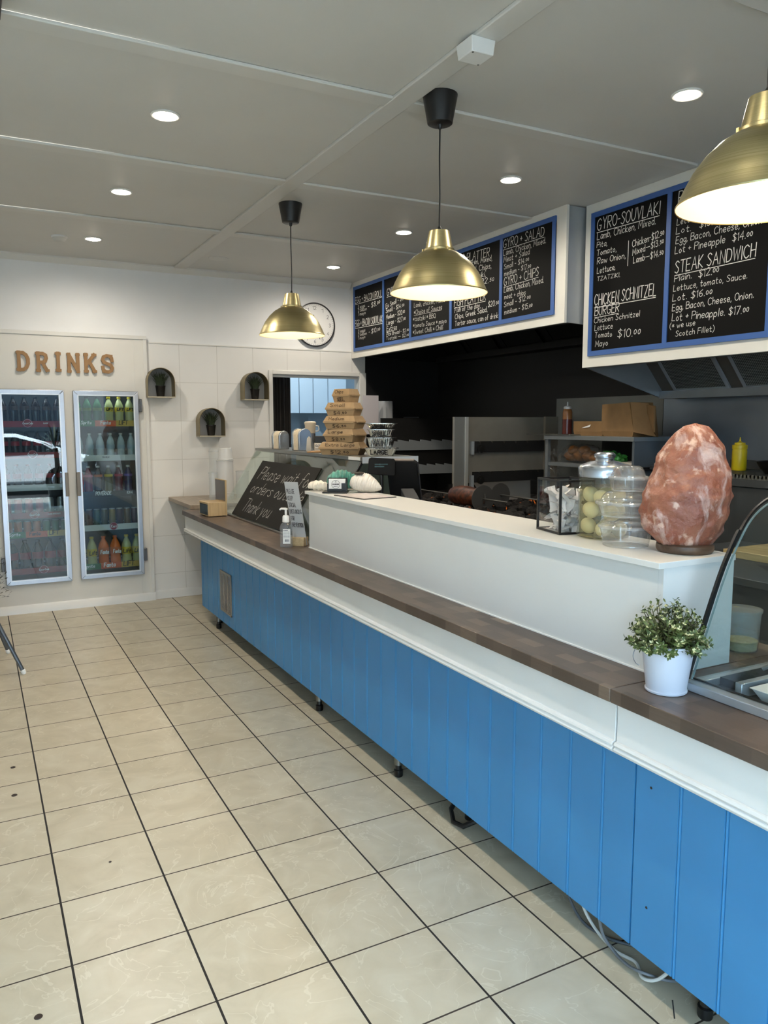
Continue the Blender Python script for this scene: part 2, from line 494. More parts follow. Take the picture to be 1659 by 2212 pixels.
# ------------------------------------------------------------------ room shell
struct('floor', MB().box(-2.6, 4.4, -1.6, 9.4, -.1, 0), M_FLOOR)
struct('ceiling', MB().box(-2.6, 4.4, -1.6, 9.4, 2.9, 3.0), M_CEIL)
n = 0
def trim(mb, m=M_TRIM, bevel=0):
    global n
    n += 1
    return struct('trim_%d' % n, mb, m, bevel)
b = MB()
for y in (2.995, 4.235, 5.525, 1.755, .515):
    b.box(-2.6, 1.603, y-.045, y+.045, 2.886, 2.9)
    b.box(1.697, 3.40 if y < 3.8 else 3.31, y-.045, y+.045, 2.886, 2.9)
trim(b, M_BATTEN, .004)
trim(MB().box(1.6, 1.7, -1.6, 6.90, 2.884, 2.9), M_BATTEN, .004)
trim(MB().prism([(0, 0), (0, -.05), (.012, -.05), (.05, -.012), (.05, 0)], (-2.6, 6.965, 2.9), (0, -1, 0), (0, 0, 1), (5.9, 0, 0)), M_TRIM)
# back wall: plain plaster above, tiles below, opening to the back room
b = MB()
b.box(1.33, 2.46, 6.965, 7.06, 0, 2.9).box(3.46, 4.4, 6.965, 7.06, 0, 2.9).box(2.46, 3.46, 6.965, 7.06, 2.05, 2.9).box(-2.6, 1.33, 6.965, 7.06, 2.25, 2.9)
struct('wall_back', b, M_WALL)
b = MB()
b.box(1.33, 2.46, 6.955, 6.9649, 0.0, 2.245).box(2.46, 3.46, 6.955, 6.9649, 2.05, 2.245)
struct('wall_back_tiles', b, M_TILE)
trim(MB().box(1.33, 3.46, 6.950, 6.9649, 2.245, 2.256), M_TRIM)
struct('baseboard_back', MB().prism([(0, 0), (.018, 0), (.012, .06), (0, .075)], (1.33, 6.955, 0), (0, -1, 0), (0, 0, 1), (1.13, 0, 0)), M_TRIM)
b = MB()
b.box(2.455, 2.492, 6.935, 7.06, 0, 2.05).box(3.39, 3.462, 6.935, 7.06, 0, 2.05).box(2.492, 3.39, 6.935, 7.06, 2.012, 2.05)
b.box(2.492, 3.39, 6.975, 7.05, 1.99, 2.012)
trim(b, M_TRIM, .004)
struct('wall_kitchen', MB().box(4.3, 4.4, -1.6, 7.06, 0, 2.9).box(3.463, 4.3, 6.945, 6.9649, 0, 2.9), M_BLACKWALL)
# coolroom front: white panel with two door openings
b = MB()
Y0, Y1 = 6.925, 6.985
b.box(-2.6, .195, Y0, Y1, 0, 2.27).box(.65, .765, Y0, Y1, 0, 2.27).box(1.235, 1.345, Y0, Y1, 0, 2.27)
for x0, x1 in ((.195, .65), (.765, 1.235)):
    b.box(x0, x1, Y0, Y1, 0, .27).box(x0, x1, Y0, Y1, 1.805, 2.27)
struct('wall_coolroom', b, M_COOL)
trim(MB().box(-2.6, 1.352, 6.915, 6.975, 2.27, 2.30).box(1.325, 1.352, 6.918, 6.965, .07, 2.27).box(1.243, 1.2455, 6.9235, 6.9255, .07, 2.27), M_TRIM, .003)
struct('baseboard_coolroom', MB().prism([(0, 0), (.022, 0), (.015, .055), (0, .07)], (-2.6, 6.925, 0), (0, -1, 0), (0, 0, 1), (3.955, 0, 0)), M_TRIM)
# coolroom inside
M_LINER = mk('coolroom_liner', '#4b5052', .5)
struct('wall_coolroom_inside', MB().box(-.1, 1.32, 7.62, 7.66, .1, 2.0).box(-.14, -.1, 6.986, 7.66, .1, 2.0).box(1.30, 1.329, 6.986, 7.66, .1, 2.0).box(-.1, 1.3, 6.986, 7.62, 1.96, 2.0).box(-.1, 1.3, 6.986, 7.62, .1, .2).box(.69, .725, 6.99, 7.62, .2, 1.96), M_LINER)
# other sides of the room, mostly behind the camera: shopfront open to the street
struct('wall_left', MB().box(-2.7, -2.6, -1.6, 7.06, 0, 2.9), M_WALL)
struct('wall_front', MB().box(-2.6, 4.4, -1.7, -1.6, 2.55, 2.9).box(2.3, 4.4, -1.7, -1.6, 0, 2.55).box(-2.6, -.95, -1.7, -1.6, 0, .12), mk('shopfront_wall', '#b9b6b0', .6))
b = MB()
for x in (-2.56, -.95, 2.26):
    b.box(x-.03, x+.03, -1.69, -1.61, .12, 2.55)
b.box(-2.6, 2.3, -1.69, -1.61, 2.47, 2.55)
trim(b, M_BLACK)
struct('window_1', MB().box(-2.53, -.98, -1.655, -1.649, .12, 2.47), clear('window_glass'))
# dark hanging bulkhead at the left edge of the view
trim(MB().box(-.6, .150, 2.2, 2.93, 2.85, 2.9), mk('dark_bulkhead', '#23262b', .5), .004)
# back room seen through the opening
M_BR = mk('back_room_wall', '#8d9aa2', .6)
struct('wall_back_room', MB().box(2.2, 4.6, 9.25, 9.35, 0, 2.9).box(2.2, 2.3, 7.06, 9.25, 0, 2.9).box(4.5, 4.6, 7.06, 9.25, 0, 2.9), M_BR)

# ------------------------------------------------------------------ the street outside, behind the camera (seen in the fridge glass)
struct('floor_pavement', MB().box(-14, 14, -4.2, -1.7, -.14, -.02).box(-8, -2.7, -1.7, 9, -.14, -.02), mk('pavement', '#9a9790', .8, var=.08))
struct('floor_road', MB().box(-14, 14, -16, -4.2, -.2, -.1), mk('road', '#38383a', .85, var=.1))
# ------------------------------------------------------------------ service counter
M_BLUE = mk('blue_panel_paint', '#3a83b8', .42, var=.05, vscale=2.5, bump=.04, bscale=50)
M_FASC = mk('white_fascia_paint', '#dfdedb', .35, var=.025, vscale=4)
M_TOP = block_mat('butcher_block', .043, .095, ['#4a3d35', '#63544a', '#544740', '#6b5b50', '#4e423a', '#5c4e46', '#857363'])
FPROF = [(1.462, .725), (1.462, .835), (1.56, .835), (1.56, .69), (1.464, .69), (1.452, .697), (1.449, .704), (1.455, .711), (1.449, .717), (1.454, .724)]
def counter_unit(label, y0, y1, yf, legs, grille):
    t = thing('service_counter', label, 'counter', (1.54, (y0+y1)/2, 0))
    # tongue-and-groove boards: one panel with beads between the boards
    seams = []
    y = 1.44
    while y > y0: y -= .1372
    while y < y1:
        if y > y0+.02: seams.append(y)
        y += .1372
    prof = [(y0, 0)]
    for s in seams:
        if s > y1-.02: continue
        prof += [(s-.007, 0), (s-.0045, .0035), (s-.003, .0), (s+.001, -.0012), (s+.003, 0), (s+.0045, .0045), (s+.007, 0)]
    prof += [(y1, 0), (y1, .018), (y0, .018)]
    obj('panel', MB().prism(prof, (1.54, 0, .119), (0, 1, 0), (1, 0, 0), (0, 0, .58)), M_BLUE, t, world=True)
    obj('fascia', MB().prism(FPROF, (0, y0 if y0 > 1 else y0, 0), (1, 0, 0), (0, 0, 1), (0, yf-y0, 0)), M_FASC, t, world=True, bevel=.001)
    obj('carcass', MB().box(1.565, 2.15, y0+.02, y1-.01, .13, .83), M_DARK, t, world=True)
    for x, y in legs:
        l = obj('leg', MB().lathe([(.019, .055), (.019, .13)], (x, y, 0), 14).lathe([(.022, .13), (.022, .124)], (x, y, 0), 14), M_STEELV, t, world=True)
        obj('foot', MB().lathe([(.018, 0), (.02, .004), (.02, .03), (.0145, .034), (.0145, .055)], (x, y, 0), 14), M_BLACK, l, world=True)
    if grille:
        g = MB(); ya, yb, za, zb = 5.203, 5.48, .203, .503
        g.box(1.534, 1.5395, ya, ya+.012, za, zb).box(1.534, 1.5395, yb-.012, yb, za, zb).box(1.534, 1.5395, ya, yb, za, za+.012).box(1.534, 1.5395, ya, yb, zb-.012, zb)
        for k in (1, 2): g.box(1.534, 1.5395, ya+(yb-ya)*k/3-.006, ya+(yb-ya)*k/3+.006, za, zb)
        z = za+.018
        while z < zb-.014:
            g.box(1.5355, 1.539, ya, yb, z-.0025, z+.0025); z += .0095
        go = obj('vent_grille', g, mk('grille_metal', '#9a948b', .4, .4), t, world=True)
        go['label'] = 'louvred metal vent grille'
    return t
counter_unit('long blue boarded service counter with white fascia and a vent grille at its far end', 1.458, 6.02, 6.185, [(1.583, 5.711), (1.64, 5.868), (1.593, 3.779), (1.592, 2.882), (1.66, 2.42)], True)
counter_unit('near blue boarded counter section with white fascia under the glass food case', -.9, 1.452, 1.452, [(1.63, 1.27), (1.6, .4)], False)
tag(obj('worktop', MB().box(1.435, 2.16, 1.4555, 6.165, .8352, .873), M_TOP, None, (1.8, 3.8, .8352), True, .0025), 'long dark wood block worktop running under the white serving ledge', 'worktop')
tag(obj('worktop', MB().box(1.435, 2.16, -.9, 1.4535, .8352, .873), M_TOP, None, (1.8, .3, .8352), True, .0025), 'near dark wood block worktop under the bucket plant and curved glass case', 'worktop')
M_FLAP = grain('greige_flap_wood', '#86786a', '#a39583', 1, 10, .4)
tag(obj('counter_flap', MB().box(1.502, 2.42, 6.168, 6.952, .8755, .909), M_FLAP, None, (1.9, 6.55, .8755), True, .003), 'pale grey-brown lift-up counter flap between worktop end and tiled wall', 'worktop')

# white serving ledge
t = thing('serving_ledge', 'white laminate serving ledge box standing on the dark worktop', 'ledge', (1.75, 2.7, .873))
M_LAM = mk('white_laminate', '#dcdcd9', .3, var=.015, vscale=3)
obj('ledge_top', MB().box(1.597, 1.90, 1.455, 3.963, 1.174, 1.191), M_LAM, t, world=True, bevel=.001)
obj('front_panel', MB().box(1.618, 1.634, 1.476, 3.955, .8735, 1.1735), M_LAM, t, world=True)
obj('end_panel', MB().box(1.618, 1.897, 1.458, 1.4755, .8735, 1.1735), M_LAM, t, world=True)
obj('end_panel', MB().box(1.634, 1.897, 3.938, 3.955, .8735, 1.1735), M_LAM, t, world=True)
obj('sealant', MB().box(1.6125, 1.6178, 1.46, 3.957, .8732, .8775), mk('white_sealant', '#eeeeec', .35), t, world=True)

# ------------------------------------------------------------------ display case with the leaning chalkboard
GLASS = clear('case_glass', (.93, .97, .95))
t = thing('display_case', 'slope-fronted glass display case with stainless top at far end of counter', 'display case', (1.95, 4.95, .873))
obj('case_top', MB().box(1.972, 2.335, 4.0, 5.93, 1.343, 1.365), M_STEEL, t, world=True, bevel=.002)
obj('top_edge', MB().box(1.969, 2.338, 3.992, 3.9995, 1.33, 1.366), mk('bright_steel', '#c9d2dc', .35, .3), t, world=True)
g = MB().hexa([(1.680, 4.03, .885), (1.686, 4.03, .885), (1.686, 5.93, .885), (1.680, 5.93, .885), (1.975, 4.03, 1.342), (1.981, 4.03, 1.342), (1.981, 5.93, 1.342), (1.975, 5.93, 1.342)])
obj('front_glass', g, GLASS, t, world=True)
for y in (4.03, 5.924):
    obj('side_glass', MB().prism([(1.69, .885), (1.985, 1.342), (2.33, 1.342), (2.33, .885)], (0, y, 0), (1, 0, 0), (0, 0, 1), (0, .006, 0)), GLASS, t, world=True)
obj('bottom_rail', MB().box(1.655, 1.69, 4.0, 5.94, .8735, .8845), M_STEEL, t, world=True, bevel=.0015)
obj('corner_post', MB().prism([(1.684, .885), (1.975, 1.342), (1.99, 1.342), (1.70, .885)], (0, 4.012, 0), (1, 0, 0), (0, 0, 1), (0, .012, 0)), M_BLACK, t, world=True)
obj('back_panel', MB().box(2.32, 2.334, 4.0, 5.93, .8735, 1.343), mk('case_inner', '#8f958f', .35), t, world=True)
obj('case_floor', MB().box(1.69, 2.32, 4.03, 5.92, .8735, .8845), M_STEEL, t, world=True)
obj('price_sticker', MB().box(1.9705, 1.9718, 4.03, 4.19, 1.345, 1.363), M_WHITEP, t, world=True)
# chalkboard leaning on the glass
dv = Vector((.295, 0, .46)); LG = dv.length; dv.normalize(); nv = Vector((-.46, 0, .295))/LG
P0 = Vector((1.68, 0, .8855))+nv*.002
t = thing('chalkboard_sign', 'black chalkboard asking to please wait for orders outside, leaning on sloped glass', 'chalkboard', (1.68, 5.04, .8855))
o = P0+Vector((0, 5.605, 0))
M_CHB = mk('chalkboard_black', '#22211f', .65, spec=.2, var=.12, vscale=6)
M_CHALK = mk('chalk', '#b9b7b2', .9)
obj('board', MB().prism([(0, 0), (1.12, 0), (1.12, .462), (0, .462)], o, (0, -1, 0), dv, nv*.007), M_CHB, t, world=True)
L = MB()
for s, y0, v0, y1, h, sl in (('Please wait for', 5.50, .312, 4.50, .10, .25), ('orders outside', 5.50, .198, 4.51, .088, .25), ('Thank you', 5.45, .05, 4.88, .098, .22)):
    lettering(L, s, P0+nv*.007+Vector((0, y0, 0))+dv*v0, (0, -1, 0), dv, y0-y1, h, .005, .0008, 0, sl)
obj('lettering', L, M_CHALK, t, world=True)

# ------------------------------------------------------------------ menu boards on the hood fronts
M_MBLUE = mk('menu_frame_blue', '#3a5f9d', .45)
M_MBLK = mk('menu_board_black', '#0b0b0b', .6, spec=.12)
M_PEN = mk('chalk_pen_white', '#d5d3cc', .8)
M_FW = mk('hood_fascia_white', '#dedbd2', .4, var=.02)
def menu(label, x, ya, yb, z0, z1, ba, bb, bz0, bz1, divs, rows, th, loc):
    t = thing('menu_board', label, 'menu board', loc)
    obj('fascia', MB().box(x, x+.02, yb, ya, z0, z1), M_FW, t, world=True, bevel=.0015)
    e = sorted([ba, bb]+list(divs), reverse=True)
    f = MB()
    xb = x-.012
    for k, y in enumerate(e):
        wd = .03
        y_ = y-wd/2 if k == 0 else (y+wd/2 if k == len(e)-1 else y)
        f.box(xb, x-.0005, y_-wd/2, y_+wd/2, bz0, bz1)
    for y0, y1 in zip(e, e[1:]):
        ye = y1+(.03 if y1 == e[-1] else .015); ys = y0-(.03 if y0 == e[0] else .015)
        f.box(xb, x-.0005, ye, ys, bz0, bz0+.03).box(xb, x-.0005, ye, ys, bz1-.03, bz1)
    obj('frame', f, M_MBLUE, t, world=True)
    for k, (y0, y1) in enumerate(zip(e, e[1:])):
        p = obj('chalk_panel', MB().box(x-.006, x-.0004, y1, y0, bz0+.03, bz1-.03), M_MBLK, t, world=True)
        L = MB()
        for r in rows:
            if r[0] != k+1: continue
            _, s, ys, zs, ye, ze, h, ul = r
            u = Vector((0, ye-ys, ze-zs)); wd = u.length; u.normalize()
            v = Vector((0, -u.z, u.y)) if u.y > 0 else Vector((0, u.z, -u.y))
            lettering(L, s, (x-.006, ys, zs), u, v, wd, h, h*.055+th, .0008, 0, .06, ul=bool(ul))
        if k == 0 and x > 3.4:
            L.ribbon([(0, 0), (0, .14)], (x-.006, 3.463, 2.475), (0, -1, 0), (0, 0, 1), .004, .0008)
        if L.v:
            obj('lettering', L, M_PEN, p, world=True)
    return t
LT= [(1, 'EGG + BACON ROLL', 6.845, 2.696, 6.298, 2.69, 0.055, 1),
 (1, '3 eggs', 6.789, 2.638, 6.64, 2.639, 0.029, 0),
 (1, '2 bacon', 6.783, 2.607, 6.604, 2.605, 0.03, 0),
 (1, '1 mayo', 6.783, 2.572, 6.628, 2.571, 0.03, 0),
 (1, '- $8.00', 6.573, 2.611, 6.335, 2.625, 0.043, 0),
 (1, 'EGG + BACON SOUVLAKI', 6.854, 2.475, 6.279, 2.459, 0.062, 1),
 (1, '3 eggs', 6.785, 2.414, 6.636, 2.415, 0.027, 0),
 (1, '2 bacon', 6.785, 2.382, 6.605, 2.382, 0.028, 0),
 (1, '1 mayo', 6.785, 2.348, 6.636, 2.352, 0.028, 0),
 (1, '- $10.00', 6.56, 2.378, 6.335, 2.388, 0.04, 0),
 (2, 'GYRO PLATE', 6.201, 2.677, 5.825, 2.677, 0.06, 1),
 (2, 'Ex Small - $8.00', 6.221, 2.572, 5.849, 2.609, 0.038, 0),
 (2, 'Small - $14.00', 6.221, 2.531, 5.891, 2.543, 0.037, 0),
 (2, 'Medium - $20.00', 6.215, 2.474, 5.881, 2.487, 0.038, 0),
 (2, 'Large - $27.00', 6.207, 2.423, 5.866, 2.427, 0.038, 0),
 (2, 'Extras', 6.207, 2.369, 6.019, 2.374, 0.038, 1),
 (2, 'Pita Bread - $2.00', 6.207, 2.329, 5.81, 2.33, 0.03, 0),
 (2, 'Tzatziki — $2.00', 6.215, 2.293, 5.81, 2.289, 0.028, 0),
 (3, 'PITA PACK', 5.719, 2.588, 5.284, 2.579, 0.053, 1),
 (3, 'Lamb, chicken, Mixed', 5.721, 2.515, 5.245, 2.5, 0.035, 0),
 (3, '*Choice of Sauces', 5.721, 2.456, 5.283, 2.448, 0.036, 1),
 (3, '*tzatziki * BBQ', 5.737, 2.404, 5.379, 2.392, 0.036, 0),
 (3, '*tomato Sauce * mayo', 5.737, 2.351, 5.217, 2.334, 0.035, 0),
 (3, '*Sweet Chilli * Chilli', 5.737, 2.297, 5.27, 2.29, 0.036, 0),
 (4, 'GYRO PLATTER', 5.141, 2.755, 4.659, 2.736, 0.059, 0),
 (4, 'Lamb, Chicken, Mixed,', 5.131, 2.726, 4.623, 2.7, 0.039, 0),
 (4, 'Pita Bread, Chips,', 5.11, 2.669, 4.631, 2.648, 0.039, 0),
 (4, 'Salad, Tzatziki,', 5.109, 2.62, 4.7, 2.603, 0.037, 0),
 (4, '- $22.50', 4.855, 2.558, 4.602, 2.549, 0.04, 0),
 (4, 'FISH PLATTER', 5.106, 2.442, 4.696, 2.44, 0.059, 1),
 (4, 'Fish of the day,', 5.099, 2.397, 4.758, 2.392, 0.037, 0),
 (4, '$20.00', 4.663, 2.382, 4.538, 2.381, 0.038, 0),
 (4, 'Chips, Greek Salad,', 5.094, 2.346, 4.671, 2.352, 0.037, 0),
 (4, 'Tartar sauce, can of drink', 5.093, 2.296, 4.542, 2.294, 0.037, 0),
 (5, 'GYRO + SALAD', 4.492, 2.757, 4.06, 2.753, 0.057, 1),
 (5, 'Lamb, Chicken, Mixed.', 4.488, 2.708, 4.041, 2.703, 0.037, 0),
 (5, 'Meat + Salad', 4.486, 2.661, 4.204, 2.665, 0.037, 0),
 (5, 'Small - $14.00', 4.48, 2.614, 4.211, 2.619, 0.033, 0),
 (5, 'medium - $17.00', 4.476, 2.569, 4.188, 2.573, 0.033, 0),
 (5, 'GYRO + CHIPS', 4.479, 2.503, 4.107, 2.511, 0.055, 1),
 (5, 'Lamb, Chicken, Mixed.', 4.476, 2.459, 4.054, 2.459, 0.039, 0),
 (5, 'meat + chips', 4.471, 2.412, 4.239, 2.41, 0.033, 0),
 (5, 'Small - $12.00', 4.473, 2.357, 4.187, 2.373, 0.034, 0),
 (5, 'medium - $15.00', 4.468, 2.307, 4.164, 2.316, 0.034, 0)]
RT= [(1, 'GYRO-SOUVLAKI', 3.728, 2.73, 3.237, 2.718, 0.067, 1),
 (1, 'Lamb, Chicken, Mixed.', 3.725, 2.674, 3.264, 2.666, 0.041, 0),
 (1, 'Pita,', 3.726, 2.628, 3.638, 2.623, 0.032, 0),
 (1, 'Tomato,', 3.724, 2.578, 3.56, 2.575, 0.034, 0),
 (1, 'Raw Onion,', 3.719, 2.528, 3.484, 2.521, 0.035, 0),
 (1, 'Lettuce,', 3.717, 2.471, 3.565, 2.47, 0.035, 0),
 (1, 'TZATZIKI.', 3.715, 2.427, 3.524, 2.422, 0.024, 0),
 (1, 'Chicken-$12.50', 3.432, 2.573, 3.2, 2.591, 0.038, 0),
 (1, 'Mixed—$13.50', 3.428, 2.527, 3.2, 2.546, 0.035, 0),
 (1, 'Lamb—$14.50', 3.421, 2.481, 3.2, 2.486, 0.036, 0),
 (1, 'CHICKEN SCHNITZEL', 3.732, 2.281, 3.242, 2.275, 0.065, 1),
 (1, 'BURGER', 3.727, 2.218, 3.524, 2.22, 0.053, 1),
 (1, 'Chicken Schnitzel', 3.73, 2.175, 3.358, 2.173, 0.032, 0),
 (1, 'Lettuce', 3.723, 2.127, 3.572, 2.127, 0.034, 0),
 (1, 'Tomato', 3.721, 2.085, 3.575, 2.079, 0.033, 0),
 (1, '$10.00', 3.527, 2.068, 3.35, 2.064, 0.047, 0),
 (1, 'Mayo', 3.714, 2.03, 3.608, 2.028, 0.035, 0),
 (2, 'BURGERS', 3.109, 2.732, 2.823, 2.726, 0.07, 1),
 (2, 'Plain.', 3.11, 2.686, 2.999, 2.682, 0.036, 0),
 (2, '$9.00', 2.923, 2.679, 2.796, 2.684, 0.04, 0),
 (2, 'Lettuce, tomato, Sauce', 3.111, 2.626, 2.655, 2.633, 0.033, 0),
 (2, 'Lot.', 3.115, 2.58, 3.017, 2.578, 0.034, 0),
 (2, '$13.00', 2.96, 2.581, 2.837, 2.579, 0.039, 0),
 (2, 'Egg, Bacon, Cheese, Onion.', 3.114, 2.529, 2.58, 2.525, 0.037, 0),
 (2, 'Lot + Pineapple', 3.117, 2.476, 2.798, 2.475, 0.037, 0),
 (2, '$14.00', 2.753, 2.47, 2.639, 2.47, 0.038, 0),
 (2, 'STEAK SANDWICH', 3.112, 2.374, 2.617, 2.375, 0.063, 1),
 (2, 'Plain.', 3.113, 2.329, 2.999, 2.33, 0.034, 0),
 (2, '$12.00', 2.952, 2.325, 2.827, 2.329, 0.039, 0),
 (2, 'Lettuce, tomato, Sauce.', 3.117, 2.278, 2.657, 2.274, 0.032, 0),
 (2, 'Lot. $16.00', 3.12, 2.224, 2.863, 2.223, 0.036, 0),
 (2, 'Egg, Bacon, Cheese, Onion.', 3.12, 2.172, 2.614, 2.175, 0.036, 0),
 (2, 'Lot + Pineapple. $17.00', 3.119, 2.118, 2.64, 2.104, 0.039, 0),
 (2, '(* we use', 3.132, 2.078, 2.962, 2.079, 0.03, 0),
 (2, 'Scotch Fillet)', 3.09, 2.032, 2.838, 2.035, 0.029, 0)]
menu('left menu board listing egg and bacon rolls and gyro platters under white fascia', 3.31, 6.95, 3.853, 2.184, 2.899, 6.882, 3.945, 2.245, 2.852, (6.264, 5.78, 5.154, 4.511), LT, .0012, (3.32, 5.4, 2.184))
menu('right menu board listing gyro souvlaki and steak sandwich, hung lower over the counter', 3.45, 3.835, 1.45, 1.907, 2.899, 3.777, 1.88, 1.975, 2.84, (3.165, 2.525), RT, .0012, (3.46, 2.64, 1.907))
# ------------------------------------------------------------------ ceiling downlights
M_GLOW = mk('downlight_diffuser', '#ffffff', .5, emit='#fff1dc', estr=28)
M_RING = mk('downlight_ring', '#e9e7e2', .35)
DL = [(.817, 3.592, 'recessed downlight nearest the front on the left side of the ceiling'), (.836, 4.85, 'recessed downlight second from the back wall on the left ceiling row'), (.85, 6.153, 'recessed downlight beside the smoke detector near the back wall'),
      (2.663, 2.38, 'recessed downlight high on the right near the right menu board'), (2.704, 3.62, 'recessed downlight above the gap between the two menu boards'), (2.764, 4.935, 'recessed downlight just left of the middle pendant cord'), (2.825, 6.285, 'recessed downlight in the back right ceiling corner above the clock'),
      (.81, 2.33, None), (.8, 1.05, None), (2.62, 1.1, None)]
dl0 = None
for x, y, lab in DL:
    if lab is None and dl0 is None: continue
    if dl0 is None:
        dl0 = thing('ceiling_downlight', lab, 'ceiling light', (x, y, 2.9), 0, 'ceiling downlights')
        obj('ring', MB().lathe([(.062, 0), (.064, -.004), (.058, -.008), (.052, -.007), (.050, -.0005)], n=32, caps=False), M_RING, dl0)
        obj('diffuser', MB().lathe([(.0515, -.004), (.044, -.009), (.025, -.0135), (.0001, -.015)], n=28, caps=False), M_GLOW, dl0)
        d = dl0
    else:
        d = dup(dl0, (x, y, 2.9), 0, lab or 'recessed downlight in the ceiling behind the camera')
    l = lamp('downlight_lamp', 'SPOT', (x, y, 2.880), DOWN_W, (1, .91, .77), spot_size=math.radians(174), spot_blend=.7, shadow_soft_size=.04)

# ------------------------------------------------------------------ pendant lamps
M_BRASS = NT('brushed_brass')
_mp = M_BRASS.n('Mapping', I_Vector=M_BRASS.obj(), I_Scale=(3, 3, 900))
_nz = M_BRASS.n('TexNoise', I_Vector=_mp.outputs[0], I_Scale=1.0, I_Detail=2.0)
M_BRASS.put(M_BRASS.b.inputs['Base Color'], M_BRASS.ramp(_nz.outputs[0], (.25, lin('#ab9e70')), (.75, lin('#c9bd92'))))
M_BRASS.b.inputs['Metallic'].default_value = 1
M_BRASS.b.inputs['Roughness'].default_value = .33
M_BRASS = M_BRASS.m
M_SHIN = mk('shade_inside_white', '#efe4c9', .65)
M_BULB = mk('bulb_glow', '#ffffff', .5, emit='#ffd48a', estr=5)
def pendant(x, y, lab):
    t = thing('pendant_lamp', lab, 'pendant lamp', (x, y, 2.105), 0, 'brass pendant lamps')
    Z = 2.9-2.105
    obj('canopy', MB().lathe([(.048, Z-.115), (.052, Z-.112), (.072, Z-.004), (.072, Z)], n=32), M_BLACK, t)
    obj('cord_grip', MB().lathe([(.004, Z-.135), (.009, Z-.13), (.011, Z-.1145)], n=12), M_BLACK, t)
    obj('cord', MB().tube([(0, 0, .262), (0.0015, 0, .4), (-.001, 0, .55), (0, 0, Z-.12)], .0035, 8), M_BLACK, t)
    obj('cord_grip', MB().lathe([(.011, .254), (.009, .265), (.004, .275)], n=12), M_BLACK, t)
    out = [(.205, 0), (.2055, .004), (.200, .012), (.186, .045), (.166, .083), (.140, .118), (.108, .148), (.078, .166), (.064, .172), (.064, .180), (.058, .183), (.050, .222), (.043, .2535), (.012, .2545)]
    obj('shade', MB().lathe(out, n=64, caps=False), M_BRASS, t)
    inn = [(.2035, .0015), (.198, .012), (.184, .044), (.164, .081), (.138, .1155), (.106, .145), (.077, .163), (.04, .168), (.0001, .168)]
    s = obj('shade_lining', MB().lathe(inn, n=48, caps=False), M_SHIN, t)
    s['label'] = 'white inside of the shade'
    b = obj('bulb', MB().lathe([(.012, .165), (.018, .14), (.03, .115), (.034, .09), (.03, .068), (.016, .053), (.0001, .049)], n=20, caps=False), M_BULB, t)
    for k in range(3):
        a = k*2*PI/3+.5
        obj('clip', MB().cbox(.066*math.cos(a), .066*math.sin(a), .176, .008, .008, .012), M_BRASS, t)
    lamp('pendant_light', 'POINT', (x, y, 2.105+.035), PEND_W, (1, .77, .46), shadow_soft_size=.03)
    return t
pendant(1.80, 4.64, 'brass pendant lamp hanging furthest back, in front of the wall clock')
pendant(1.772, 2.86, 'brass pendant lamp in the middle, in front of the left menu board')
pendant(1.772, 1.335, 'brass pendant lamp cut by the right edge, in front of the right menu board')

# small ceiling fittings
t = thing('junction_box', 'white square junction box on the ceiling batten near the middle pendant', 'junction box', (1.632, 2.40, 2.884))
obj('box', MB().hexa([(-.045, -.045, -.05), (.045, -.045, -.05), (.045, .045, -.05), (-.045, .045, -.05), (-.05, -.05, 0), (.05, -.05, 0), (.05, .05, 0), (-.05, .05, 0)]), M_WHITEP, t, bevel=.003)
for x, y in ((-.036, -.036), (.036, .036)):
    obj('screw', MB().lathe([(.004, -.0515), (.004, -.0495)], (x, y, 0), 10), mk('screw_grey', '#8a8a88', .4, .8), t)
t = thing('smoke_detector', 'small white round smoke detector on the ceiling near the back wall', 'smoke detector', (.625, 6.19, 2.9))
obj('body', MB().lathe([(.0001, -.042), (.02, -.041), (.036, -.034), (.046, -.02), (.05, -.012)], n=24, caps=False), mk('detector_white', '#c9c7c2', .35), t)
obj('base', MB().lathe([(.052, -.012), (.055, -.009), (.055, 0)], n=24), M_WHITEP, t)
tag(obj('ceiling_plate', MB().lathe([(.075, -.008), (.08, -.004), (.08, 0)], (0, 0, 0), 28), M_BATTEN, None, (1.852, 6.405, 2.9), False), 'flat pale round blanking plate on the ceiling above the back wall', 'ceiling plate')

# ------------------------------------------------------------------ wall clock
t = thing('wall_clock', 'round white wall clock with thin black rim, partly behind the far pendant', 'clock', (2.925, 6.9645, 2.487))
AX = (0, -1, 0)
obj('case', MB().lathe([(.19, 0), (.203, .004), (.206, .02), (.204, .032), (.196, .033), (.194, .022), (.0001, .0215)], ax=AX, n=64, caps=False), mk('clock_rim', '#1b1b20', .35), t)
d = obj('dial', MB().lathe([(.1935, .0222), (.0001, .0224)], ax=AX, n=48, caps=False), mk('clock_dial', '#e4e3e1', .4), t)
L = MB()
for k in range(12):
    a = PI/2-2*PI*(k+1)/12
    s = str(k+1)
    r = .155; wd = .022*len(s)
    lettering(L, s, (r*math.cos(a)-wd/2, -.0226, r*math.sin(a)-.016), (1, 0, 0), (0, 0, 1), wd*.8, .032, .004, .0004, 0, 0, 0)
for k in range(60):
    a = 2*PI*k/60
    L.ribbon([(.182*math.cos(a), .182*math.sin(a)), (.19*math.cos(a), .19*math.sin(a))], (0, -.0226, 0), (1, 0, 0), (0, 0, 1), .0025, .0002)
obj('numerals', L, mk('clock_ink', '#6b6a70', .6), d)
for nm, a, l, w_ in (('hour_hand', 100, .09, .008), ('minute_hand', -70, .14, .006), ('second_hand', 215, .15, .002)):
    a = math.radians(a)
    obj(nm, MB().ribbon([(-.02*math.cos(a), -.02*math.sin(a)), (l*math.cos(a), l*math.sin(a))], (0, -.0235, 0), (1, 0, 0), (0, 0, 1), w_, .001, .001), M_BLACK, t)

